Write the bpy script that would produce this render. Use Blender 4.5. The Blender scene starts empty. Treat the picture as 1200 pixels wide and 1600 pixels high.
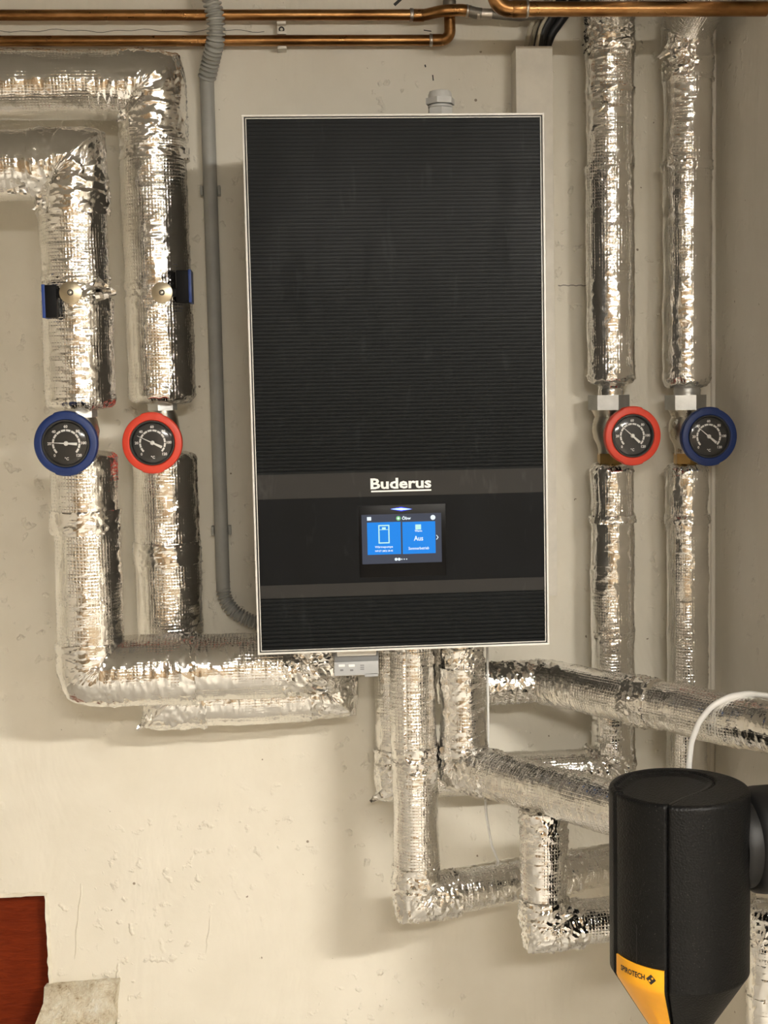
import bpy, bmesh, math, random
import numpy as np
from mathutils import Vector, Matrix, noise as mnoise

random.seed(7)
scn = bpy.context.scene
col = scn.collection
PI = math.pi

# ------------------------------------------------------------------ camera
FPX = 2150.0
YAW, PITCH, ROLL = math.radians(4.31), math.radians(5.38), math.radians(1.20)
Z0 = 1.10                                   # underside of the wall unit above the floor
CAM = Vector((0.040, -2.3915, Z0 + 0.4007))
_fw = Vector((math.sin(YAW)*math.cos(PITCH), math.cos(YAW)*math.cos(PITCH), -math.sin(PITCH)))
_r0 = Vector((math.cos(YAW), -math.sin(YAW), 0)); _u0 = _r0.cross(_fw)
_rt = _r0*math.cos(ROLL) - _u0*math.sin(ROLL)
_up = _r0*math.sin(ROLL) + _u0*math.cos(ROLL)
cd = bpy.data.cameras.new('camera'); cam = bpy.data.objects.new('camera', cd); col.objects.link(cam)
cam.matrix_world = Matrix(((_rt.x, _up.x, -_fw.x, CAM.x), (_rt.y, _up.y, -_fw.y, CAM.y),
                           (_rt.z, _up.z, -_fw.z, CAM.z), (0, 0, 0, 1)))
cd.sensor_fit = 'VERTICAL'; cd.sensor_height = 36.0; cd.lens = FPX/1600*36.0
cd.clip_start = 0.05
scn.camera = cam

# ------------------------------------------------------------------ world, exposure
wd = bpy.data.worlds.new('world'); scn.world = wd; wd.use_nodes = True
wd.node_tree.nodes['Background'].inputs[0].default_value = (1, 0.93, 0.82, 1)
wd.node_tree.nodes['Background'].inputs[1].default_value = 0.05
scn.view_settings.view_transform = 'Standard'
scn.view_settings.look = 'None'
scn.view_settings.gamma = 1.0
scn.view_settings.use_curve_mapping = False
scn.view_settings.exposure = 0.0
LAMP_POWER = 450.0
LAMP_POS = (1.16, -2.5, 2.06)
FILL_POWER = 290.0
FILL_POS = (0.22, -3.3, 2.06)

def ray(px, py):
    return _fw + _rt*((px-600)/FPX) - _up*((py-800)/FPX)
def W(px, py, Y):                            # photo pixel on a plane parallel to the back wall
    d = ray(px, py); return CAM + d*((Y-CAM.y)/d.y)
def WZ(px, py, Z):                           # photo pixel on a level plane
    d = ray(px, py); return CAM + d*((Z-CAM.z)/d.z)
def WX(px, py, X):
    d = ray(px, py); return CAM + d*((X-CAM.x)/d.x)

# ------------------------------------------------------------------ materials
MATS = {}
class NT:
    def __init__(s, name):
        s.m = bpy.data.materials.new(name); s.m.use_nodes = True
        s.t = s.m.node_tree; s.b = s.t.nodes['Principled BSDF']; MATS[name] = s.m
    def n(s, typ, **kw):
        nd = s.t.nodes.new(typ)
        for k, v in kw.items():
            if k.startswith('i_'): nd.inputs[k[2:].replace('_', ' ')].default_value = v
            else: setattr(nd, k, v)
        return nd
    def l(s, a, b): s.t.links.new(a, b)
    def ramp(s, fac, stops):
        r = s.n('ShaderNodeValToRGB'); s.l(fac, r.inputs[0]); e = r.color_ramp.elements
        while len(e) < len(stops): e.new(0.5)
        for q, (p, c) in zip(e, stops):
            q.position = p; q.color = (*c, 1) if len(c) == 3 else c
        return r
    def bump(s, h, strength, dist, prev=None):
        b = s.n('ShaderNodeBump'); b.inputs['Strength'].default_value = strength
        b.inputs['Distance'].default_value = dist; s.l(h, b.inputs['Height'])
        if prev: s.l(prev.outputs[0], b.inputs['Normal'])
        return b
    def math(s, op, a, b=None, c=None):
        nd = s.n('ShaderNodeMath', operation=op)
        for i, x in enumerate((a, b, c)):
            if x is None: continue
            if isinstance(x, (int, float)): nd.inputs[i].default_value = x
            else: s.l(x, nd.inputs[i])
        return nd.outputs[0]
    def noise(s, scale, detail=3, rough=0.55, vec=None, dist=0.0):
        nd = s.n('ShaderNodeTexNoise'); nd.inputs['Scale'].default_value = scale
        nd.inputs['Detail'].default_value = detail; nd.inputs['Roughness'].default_value = rough
        nd.inputs['Distortion'].default_value = dist
        if vec is not None: s.l(vec, nd.inputs['Vector'])
        return nd
    def vor(s, scale, vec=None, feature='F1'):
        nd = s.n('ShaderNodeTexVoronoi', feature=feature); nd.inputs['Scale'].default_value = scale
        if vec is not None: s.l(vec, nd.inputs['Vector'])
        return nd
    def geo(s): return s.n('ShaderNodeNewGeometry').outputs['Position']

def simple(name, colr, rough=0.5, metal=0.0, grain=0.0, grain_scale=200, vary=0.06, coat=0.0):
    q = NT(name); q.b.inputs['Metallic'].default_value = metal
    pos = q.geo()
    nz = q.noise(25, 4, 0.6, pos)
    lo = tuple(max(0, c*(1-vary)) for c in colr); hi = tuple(min(1, c*(1+vary)) for c in colr)
    q.l(q.ramp(nz.outputs[0], [(0.35, lo), (0.65, hi)]).outputs[0], q.b.inputs['Base Color'])
    nr = q.noise(60, 3, 0.6, pos)
    mr = q.n('ShaderNodeMapRange'); mr.inputs['To Min'].default_value = rough*0.85; mr.inputs['To Max'].default_value = min(1, rough*1.2)
    q.l(nr.outputs[0], mr.inputs[0]); q.l(mr.outputs[0], q.b.inputs['Roughness'])
    if coat: q.b.inputs['Coat Weight'].default_value = coat
    if grain:
        g = q.noise(grain_scale, 3, 0.6, pos)
        q.l(q.bump(g.outputs[0], grain, 0.001).outputs[0], q.b.inputs['Normal'])
    return q.m

def emis(name, colr, strength):
    q = NT(name); q.b.inputs['Base Color'].default_value = (0.002, 0.002, 0.002, 1); q.b.inputs['Specular IOR Level'].default_value = 0.15
    q.b.inputs['Emission Color'].default_value = (*colr, 1); q.b.inputs['Emission Strength'].default_value = strength
    q.b.inputs['Roughness'].default_value = 0.4
    return q.m

def plaster(name, c1, c2, bump=1.0):
    q = NT(name); pos = q.geo()
    big = q.noise(1.6, 5, 0.6, pos); mid = q.noise(9, 4, 0.6, pos)
    mix = q.math('ADD', q.math('MULTIPLY', big.outputs[0], 0.6), q.math('MULTIPLY', mid.outputs[0], 0.4))
    cr = q.ramp(mix, [(0.36, c1), (0.62, c2)])
    # sparse small pits and specks
    v = q.vor(34, pos); sp = q.noise(60, 2, 0.5, pos)
    pit = q.math('MULTIPLY', q.math('LESS_THAN', v.outputs['Distance'], 0.085), q.math('GREATER_THAN', sp.outputs[0], 0.60))
    mx = q.n('ShaderNodeMix', data_type='RGBA'); q.l(pit, mx.inputs['Factor'])
    q.l(cr.outputs[0], mx.inputs['A']); mx.inputs['B'].default_value = (0.30, 0.25, 0.19, 1)
    q.l(mx.outputs['Result'], q.b.inputs['Base Color'])
    q.b.inputs['Roughness'].default_value = 0.62
    q.b.inputs['Specular IOR Level'].default_value = 0.35
    stretch = q.n('ShaderNodeMapping'); stretch.inputs['Scale'].default_value = (1.0, 1.0, 0.45); q.l(pos, stretch.inputs[0])
    tro = q.noise(7, 4, 0.62, stretch.outputs[0], 0.6)
    b1 = q.bump(tro.outputs[0], 0.55*bump, 0.010)
    lump = q.noise(42, 3, 0.5, pos)
    lr = q.ramp(lump.outputs[0], [(0.60, (0, 0, 0)), (0.72, (1, 1, 1))])
    patch = q.ramp(q.noise(3.2, 2, 0.5, pos).outputs[0], [(0.44, (0, 0, 0)), (0.56, (1, 1, 1))])
    lm = q.math('MULTIPLY', lr.outputs[0], patch.outputs[0])
    b2 = q.bump(lm, 0.7*bump, 0.004, b1)
    fine = q.noise(260, 3, 0.6, pos)
    b3 = q.bump(fine.outputs[0], 0.16*bump, 0.001, b2)
    b4 = q.bump(pit, -0.5*bump, 0.002, b3)
    q.l(b4.outputs[0], q.b.inputs['Normal'])
    return q.m

def foil_mat(name, colr, rlo, rhi, grid, crink):
    q = NT(name); pos = q.geo(); q.b.inputs['Metallic'].default_value = 1.0
    uv = q.n('ShaderNodeUVMap'); sep = q.n('ShaderNodeSeparateXYZ'); q.l(uv.outputs[0], sep.inputs[0])
    pitch = 0.0052
    def saw(x):
        f = q.math('FRACT', q.math('DIVIDE', x, pitch))
        return q.math('SMOOTH_MIN', q.math('MULTIPLY', q.math('ABSOLUTE', q.math('SUBTRACT', f, 0.5)), 5.0), 1.0, 0.4)
    gridh = q.math('MULTIPLY', saw(sep.outputs[0]), saw(sep.outputs[1]))
    patch = q.ramp(q.noise(13, 3, 0.6, pos).outputs[0], [(0.40, (0.15, 0.15, 0.15)), (0.60, (1, 1, 1))])
    gh = q.math('MULTIPLY', gridh, patch.outputs[0])
    b1 = q.bump(gh, grid, 0.0012)
    v = q.vor(150, pos); n2 = q.noise(85, 4, 0.65, pos, 1.2)
    b2 = q.bump(n2.outputs[0], crink, 0.0035, b1)
    b3 = q.bump(v.outputs['Distance'], crink*0.35, 0.0014, b2)
    q.l(b3.outputs[0], q.b.inputs['Normal'])
    nz = q.noise(20, 4, 0.6, pos)
    q.l(q.ramp(nz.outputs[0], [(0.3, tuple(c*0.9 for c in colr)), (0.7, colr)]).outputs[0], q.b.inputs['Base Color'])
    mr = q.n('ShaderNodeMapRange'); mr.inputs['From Min'].default_value = 0.3; mr.inputs['From Max'].default_value = 0.7
    mr.inputs['To Min'].default_value = rlo; mr.inputs['To Max'].default_value = rhi
    q.l(q.noise(33, 3, 0.6, pos).outputs[0], mr.inputs[0]); q.l(mr.outputs[0], q.b.inputs['Roughness'])
    return q.m

def copper_mat(name):
    q = NT(name); pos = q.geo(); q.b.inputs['Metallic'].default_value = 1.0
    mp = q.n('ShaderNodeMapping'); mp.inputs['Scale'].default_value = (0.35, 1, 1); q.l(pos, mp.inputs[0])
    nz = q.noise(30, 4, 0.65, mp.outputs[0])
    q.l(q.ramp(nz.outputs[0], [(0.3, (0.17, 0.075, 0.026)), (0.52, (0.36, 0.185, 0.070)), (0.75, (0.52, 0.30, 0.13))]).outputs[0], q.b.inputs['Base Color'])
    mr = q.n('ShaderNodeMapRange'); mr.inputs['To Min'].default_value = 0.2; mr.inputs['To Max'].default_value = 0.42
    q.l(q.noise(50, 3, 0.6, pos).outputs[0], mr.inputs[0]); q.l(mr.outputs[0], q.b.inputs['Roughness'])
    return q.m

def leather_mat(name, colr, rough):
    q = NT(name); pos = q.geo()
    v = q.vor(330, pos); n2 = q.noise(240, 3, 0.6, pos)
    h = q.math('ADD', v.outputs['Distance'], q.math('MULTIPLY', n2.outputs[0], 0.6))
    q.l(q.bump(h, 0.45, 0.0012).outputs[0], q.b.inputs['Normal'])
    dust = q.vor(420, pos); pick = q.noise(190, 2, 0.5, pos)
    d = q.math('MULTIPLY', q.math('LESS_THAN', dust.outputs['Distance'], 0.16), q.math('GREATER_THAN', pick.outputs[0], 0.60))
    mx = q.n('ShaderNodeMix', data_type='RGBA'); q.l(d, mx.inputs['Factor'])
    mx.inputs['A'].default_value = (*colr, 1); mx.inputs['B'].default_value = (0.10, 0.095, 0.085, 1)
    q.l(mx.outputs['Result'], q.b.inputs['Base Color']); q.b.inputs['Roughness'].default_value = rough; q.b.inputs['Specular IOR Level'].default_value = 0.22
    return q.m

def stone_mat(name):
    q = NT(name); pos = q.geo()
    a = q.noise(28, 6, 0.7, pos); b = q.noise(120, 4, 0.7, pos)
    mix = q.math('ADD', q.math('MULTIPLY', a.outputs[0], 0.6), q.math('MULTIPLY', b.outputs[0], 0.4))
    q.l(q.ramp(mix, [(0.36, (0.36, 0.26, 0.14)), (0.43, (0.68, 0.58, 0.42)), (0.54, (0.82, 0.75, 0.60)), (0.64, (0.90, 0.86, 0.76))]).outputs[0], q.b.inputs['Base Color'])
    q.b.inputs['Roughness'].default_value = 0.9
    q.l(q.bump(b.outputs[0], 1.0, 0.010).outputs[0], q.b.inputs['Normal'])
    return q.m

def redpaint_mat(name):
    q = NT(name); pos = q.geo()
    mp = q.n('ShaderNodeMapping'); mp.inputs['Rotation'].default_value = (0, 0.5, 0); mp.inputs['Scale'].default_value = (1, 1, 5); q.l(pos, mp.inputs[0])
    a = q.noise(26, 4, 0.6, mp.outputs[0], 0.8)
    q.l(q.ramp(a.outputs[0], [(0.3, (0.120, 0.014, 0.002)), (0.7, (0.18, 0.024, 0.004))]).outputs[0], q.b.inputs['Base Color'])
    q.b.inputs['Roughness'].default_value = 0.55; q.b.inputs['Specular IOR Level'].default_value = 0.12
    q.l(q.bump(a.outputs[0], 0.5, 0.004).outputs[0], q.b.inputs['Normal'])
    return q.m

def panel_mat(name, colr, rough, smudge):
    q = NT(name); pos = q.geo()
    mp = q.n('ShaderNodeMapping'); mp.inputs['Scale'].default_value = (3.2, 1, 0.9); q.l(pos, mp.inputs[0])
    s = q.noise(6, 4, 0.6, mp.outputs[0], 0.5)
    mr = q.n('ShaderNodeMapRange'); mr.inputs['From Min'].default_value = 0.45; mr.inputs['From Max'].default_value = 0.75
    mr.inputs['To Min'].default_value = rough; mr.inputs['To Max'].default_value = rough+smudge
    q.l(s.outputs[0], mr.inputs[0]); q.l(mr.outputs[0], q.b.inputs['Roughness'])
    sm = q.ramp(q.noise(11, 3, 0.6, mp.outputs[0], 0.3).outputs[0], [(0.60, colr), (0.80, tuple(c*1.9+0.008 for c in colr))])
    q.l(sm.outputs[0], q.b.inputs['Base Color']); q.b.inputs['Specular IOR Level'].default_value = 0.08
    return q.m

def lens_mat(name):
    q = NT(name)
    q.t.nodes.remove(q.b); out = q.t.nodes['Material Output']
    tr = q.n('ShaderNodeBsdfTransparent'); gl = q.n('ShaderNodeBsdfGlossy'); gl.inputs['Roughness'].default_value = 0.12
    fr = q.n('ShaderNodeFresnel'); fr.inputs[0].default_value = 1.5
    mx = q.n('ShaderNodeMixShader'); q.l(fr.outputs[0], mx.inputs[0]); q.l(tr.outputs[0], mx.inputs[1]); q.l(gl.outputs[0], mx.inputs[2])
    q.l(mx.outputs[0], out.inputs[0])
    return q.m

plaster('plaster_back', (0.72, 0.675, 0.575), (0.80, 0.76, 0.665))
plaster('plaster_side', (0.70, 0.655, 0.575), (0.77, 0.73, 0.655), 0.5)
plaster('brick_brown', (0.22, 0.165, 0.105), (0.36, 0.29, 0.20), 0.6)
simple('ceiling_paint', (0.30, 0.285, 0.26), 0.8, grain=0.3)
simple('concrete', (0.50, 0.47, 0.42), 0.8, grain=0.4, vary=0.15)
simple('added_door_wood', (0.26, 0.165, 0.085), 0.5, vary=0.2)
foil_mat('foil', (0.92, 0.91, 0.89), 0.08, 0.17, 0.34, 0.10)
foil_mat('foil_crumpled', (0.92, 0.91, 0.89), 0.06, 0.13, 0.03, 0.14)
foil_mat('foil_tape', (0.91, 0.90, 0.88), 0.08, 0.15, 0.05, 0.09)
copper_mat('copper')
simple('solder', (0.55, 0.50, 0.44), 0.4, 1.0, vary=0.2, grain=0.3)
simple('old_fitting', (0.20, 0.18, 0.15), 0.5, 0.6, vary=0.3, grain=0.3)
simple('galvanised', (0.55, 0.56, 0.55), 0.38, 0.85, vary=0.1, grain=0.2)
simple('nickel', (0.66, 0.62, 0.54), 0.28, 1.0, vary=0.06)
simple('satin_brass', (0.56, 0.49, 0.36), 0.34, 1.0, vary=0.05)
simple('brass', (0.50, 0.34, 0.13), 0.32, 1.0, vary=0.12)
simple('conduit_grey', (0.36, 0.36, 0.335), 0.5)
simple('duct_white', (0.74, 0.70, 0.62), 0.45)
simple('casing_dark', (0.13, 0.125, 0.115), 0.45)
simple('gland_grey', (0.62, 0.62, 0.60), 0.45)
simple('frame_alu', (0.72, 0.70, 0.66), 0.35, 0.0)
simple('gap_black', (0.010, 0.010, 0.010), 0.5)
panel_mat('panel_dark', (0.0110, 0.0122, 0.0130), 0.32, 0.16)
panel_mat('band_grey', (0.034, 0.0325, 0.031), 0.45, 0.1)
panel_mat('band_dark', (0.0075, 0.0080, 0.0090), 0.34, 0.16)
simple('logo_white', (0.85, 0.85, 0.83), 0.4)
simple('display_black', (0.002, 0.002, 0.0025), 0.3); MATS['display_black'].node_tree.nodes['Principled BSDF'].inputs['Specular IOR Level'].default_value = 0.15
emis('screen_grey', (0.050, 0.058, 0.085), 1.0)
emis('screen_blue', (0.006, 0.235, 0.80), 1.05)
emis('screen_white', (0.82, 0.93, 1.0), 1.1)
emis('screen_mint', (0.55, 0.92, 0.85), 1.0)
emis('screen_green', (0.25, 0.65, 0.25), 1.0)
emis('led_white', (0.45, 0.75, 1.0), 2.2)
emis('led_blue', (0.03, 0.03, 0.9), 1.6)
simple('ring_blue', (0.006, 0.026, 0.135), 0.45, grain=0.1)
simple('ring_red', (0.70, 0.055, 0.025), 0.45, grain=0.1)
simple('dial_black', (0.022, 0.021, 0.019), 0.45)
simple('bezel_black', (0.030, 0.030, 0.030), 0.3)
simple('mark_white', (0.88, 0.87, 0.83), 0.5)
lens_mat('lens')
simple('lever_black', (0.004, 0.004, 0.005), 0.5); MATS['lever_black'].node_tree.nodes['Principled BSDF'].inputs['Specular IOR Level'].default_value = 0.15
simple('lever_blue', (0.012, 0.05, 0.26), 0.4)
leather_mat('housing_black', (0.0045, 0.0045, 0.0045), 0.46)
simple('rubber_black', (0.005, 0.005, 0.0055), 0.5, grain=0.2)
simple('cable_black', (0.012, 0.012, 0.012), 0.45)
simple('cable_beige', (0.42, 0.38, 0.29), 0.5)
simple('cable_white', (0.80, 0.79, 0.76), 0.4)
simple('yellow', (0.93, 0.42, 0.012), 0.35, vary=0.03)
simple('print_black', (0.02, 0.018, 0.015), 0.5)
simple('tag_grey', (0.17, 0.175, 0.18), 0.45)
simple('tag_light', (0.40, 0.41, 0.42), 0.5)
stone_mat('stone'); redpaint_mat('red_paint')
simple('rim_paint', (0.74, 0.69, 0.58), 0.7, grain=0.8, grain_scale=120, vary=0.12)
simple('lamp_housing', (0.7, 0.7, 0.68), 0.5)

# ------------------------------------------------------------------ mesh helpers
LOC = {}
def wloc(o): return LOC.get(o.name, Vector((0, 0, 0))) if o else Vector((0, 0, 0))
def tag(o, label=None, cat=None, group=None, kind=None):
    if label: o['label'] = label
    if cat: o['category'] = cat
    if group: o['group'] = group
    if kind: o['kind'] = kind
    return o
def thing(name, label, cat, loc, group=None):
    o = bpy.data.objects.new(name, None); col.objects.link(o)
    o.location = loc; o.empty_display_size = 0.05; LOC[o.name] = Vector(loc)
    return tag(o, label, cat, group)

def basis(axis, hint=None):
    a = Vector(axis).normalized()
    h = Vector(hint) if hint else (Vector((0, 0, 1)) if abs(a.z) < 0.9 else Vector((1, 0, 0)))
    u = (h - a*h.dot(a)).normalized(); v = a.cross(u)
    return a, u, v

class MB:
    def __init__(s): s.v = []; s.f = []; s.uv = []
    def add(s, verts, faces, uvs=None):
        k = len(s.v); s.v += [tuple(p) for p in verts]
        s.f += [tuple(i+k for i in q) for q in faces]
        s.uv += list(uvs) if uvs is not None else [(0, 0)]*len(verts)
        return s
    def box(s, x0, x1, y0, y1, z0, z1, bev=0.0, seg=2):
        bm = bmesh.new(); bmesh.ops.create_cube(bm, size=1)
        for v in bm.verts:
            v.co = Vector(((x0+x1)/2 + v.co.x*(x1-x0), (y0+y1)/2 + v.co.y*(y1-y0), (z0+z1)/2 + v.co.z*(z1-z0)))
        if bev: bmesh.ops.bevel(bm, geom=bm.edges[:], offset=bev, segments=seg, affect='EDGES', profile=0.6)
        s.bm(bm); return s
    def bm(s, bm):
        bm.verts.index_update()
        s.add([v.co.copy() for v in bm.verts], [[v.index for v in f.verts] for f in bm.faces]); bm.free()
    def lathe(s, c, axis, prof, n=32, hint=None, rmod=None, cap=True):
        a, u, v = basis(axis, hint); c = Vector(c); V = []; F = []
        for (r, h) in prof:
            for k in range(n):
                t = 2*PI*k/n; q = r*(rmod(t) if rmod else 1)
                V.append(c + a*h + (u*math.cos(t) + v*math.sin(t))*q)
        m = len(prof)
        for i in range(m-1):
            for k in range(n):
                F.append((i*n+k, i*n+(k+1) % n, (i+1)*n+(k+1) % n, (i+1)*n+k))
        if cap:
            F.append(tuple(range(n-1, -1, -1))); F.append(tuple((m-1)*n+k for k in range(n)))
        s.add(V, F); return s
    def prism(s, poly, org, ux, uy, depth):
        """2D polygon in (ux, uy) at org, extruded along depth vector"""
        org = Vector(org); ux = Vector(ux); uy = Vector(uy); d = Vector(depth); n = len(poly)
        V = [org + ux*a + uy*b for a, b in poly] + [org + ux*a + uy*b + d for a, b in poly]
        F = [tuple(range(n-1, -1, -1)), tuple(range(n, 2*n))] + [(k, (k+1) % n, n+(k+1) % n, n+k) for k in range(n)]
        s.add(V, F); return s
    def build(s, name, mat, parent=None, smooth=True, angle=40):
        o_loc = Vector((0, 0, 0))
        arr = np.array(s.v, dtype=float)
        lo = arr.min(0); hi = arr.max(0)
        o_loc = Vector(((lo[0]+hi[0])/2, (lo[1]+hi[1])/2, lo[2]))
        me = bpy.data.meshes.new(name); me.from_pydata([tuple(p) for p in (arr-np.array(o_loc))], [], s.f)
        ul = me.uv_layers.new(name='UVMap')
        li = np.empty(len(me.loops), dtype=np.int32); me.loops.foreach_get('vertex_index', li)
        uva = np.array(s.uv, dtype=np.float32)[li]
        ul.data.foreach_set('uv', uva.ravel())
        bm = bmesh.new(); bm.from_mesh(me); bmesh.ops.recalc_face_normals(bm, faces=bm.faces[:])
        if smooth:
            ca = math.radians(angle)
            for f in bm.faces: f.smooth = True
            for e in bm.edges:
                if len(e.link_faces) == 2 and e.calc_face_angle(0) > ca: e.smooth = False
        bm.to_mesh(me); bm.free()
        me.materials.append(MATS[mat])
        o = bpy.data.objects.new(name, me); col.objects.link(o)
        LOC[o.name] = o_loc
        if parent: o.parent = parent
        o.location = o_loc - wloc(parent)
        return o

def text_geo(txt, size, bold=0.0, xs=1.0, align='CENTER', res=2):
    cu = bpy.data.curves.new('t', 'FONT'); cu.body = txt; cu.size = size; cu.align_x = align; cu.align_y = 'CENTER'
    cu.resolution_u = res; cu.offset = bold
    o = bpy.data.objects.new('t', cu); col.objects.link(o)
    dg = bpy.context.evaluated_depsgraph_get(); dg.update()
    me = bpy.data.meshes.new_from_object(o.evaluated_get(dg))
    V = [(v.co.x*xs, v.co.y) for v in me.vertices]; F = [tuple(p.vertices) for p in me.polygons]
    bpy.data.objects.remove(o); bpy.data.curves.remove(cu); bpy.data.meshes.remove(me)
    return V, F

# ------------------------------------------------------------------ swept paths
class Path:
    """polyline with rounded corners, sampled every ds, with parallel-transported frames"""
    def __init__(s, pts, rb=0.05, ds=0.003, outer=0.0):
        pts = [Vector(p) for p in pts]; out = [pts[0]]; s.bends = []
        for i in range(1, len(pts)-1):
            a, b, c = pts[i-1], pts[i], pts[i+1]
            d1 = (a-b).normalized(); d2 = (c-b).normalized()
            ang = math.acos(max(-1, min(1, d1.dot(d2))))
            if ang > PI-0.02: out.append(b); continue
            t = min(rb/math.tan(ang/2), 0.48*(a-b).length, 0.48*(c-b).length)
            R = t*math.tan(ang/2); bis = (d1+d2).normalized(); cen = b + bis*(R/math.sin(ang/2))
            p1 = b+d1*t; p2 = b+d2*t; e1 = (p1-cen).normalized(); e2 = (p2-cen).normalized()
            tot = math.acos(max(-1, min(1, e1.dot(e2)))); nn = max(5, int(tot*(R+outer)/max(ds, 0.0012))+1)
            ax = e1.cross(e2).normalized(); s.bends.append((p1, p2, cen, ax, e1, tot, R))
            for k in range(nn+1):
                out.append(cen + Matrix.Rotation(tot*k/nn, 3, ax) @ (e1*R))
        out.append(pts[-1])
        P = np.array([list(p) for p in out]); seg = np.linalg.norm(np.diff(P, axis=0), axis=1)
        keep = np.concatenate([[True], seg > 1e-7]); P = P[keep]
        seg = np.linalg.norm(np.diff(P, axis=0), axis=1); S = np.concatenate([[0], np.cumsum(seg)])
        s.L = S[-1]; ss = [0.0]                # straight runs every ds, bends as dense as they were laid out
        for k, L in enumerate(seg):
            m = max(1, int(round(L/ds))); ss += [S[k]+L*(q+1)/m for q in range(m)]
        s.s = np.array(ss); n = len(ss)
        s.p = np.stack([np.interp(s.s, S, P[:, k]) for k in range(3)], 1)
        d = np.diff(s.p, axis=0); d /= np.linalg.norm(d, axis=1)[:, None]
        t = np.vstack([d[:1], d[1:]+d[:-1], d[-1:]]); s.t = t/np.linalg.norm(t, axis=1)[:, None]
        a, u, v = basis(s.t[0]); u = np.array(u); s.u = []
        for k in range(n):
            u = u - s.t[k]*np.dot(u, s.t[k]); u = u/np.linalg.norm(u); s.u.append(u)
        s.u = np.array(s.u); s.v = np.cross(s.t, s.u)
    def finish(s):                            # where each bend lies along the path
        s.bs = [(s.at(p1), s.at(p2), c, ax, tot) for p1, p2, c, ax, e1, tot, R in s.bends]; return s
    def at(s, pt):
        d = np.linalg.norm(s.p - np.array(list(pt)), axis=1); return s.s[int(np.argmin(d))]

def tube(mb, pts, r, rb=0.02, n=20, ds=0.004, wave=None, s0=None, s1=None):
    pa = pts if isinstance(pts, Path) else Path(pts, rb, ds); V = []; F = []
    idx = [k for k in range(len(pa.s)) if (s0 is None or pa.s[k] >= s0) and (s1 is None or pa.s[k] <= s1)]
    for k in idx:
        rr = r*(wave(pa.s[k]) if wave else 1)
        for j in range(n):
            t = 2*PI*j/n; V.append(pa.p[k] + (pa.u[k]*math.cos(t) + pa.v[k]*math.sin(t))*rr)
    m = len(idx)
    for i in range(m-1):
        for j in range(n): F.append((i*n+j, i*n+(j+1) % n, (i+1)*n+(j+1) % n, (i+1)*n+j))
    F.append(tuple(range(n-1, -1, -1))); F.append(tuple((m-1)*n+j for j in range(n)))
    mb.add(V, F); return mb

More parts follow.
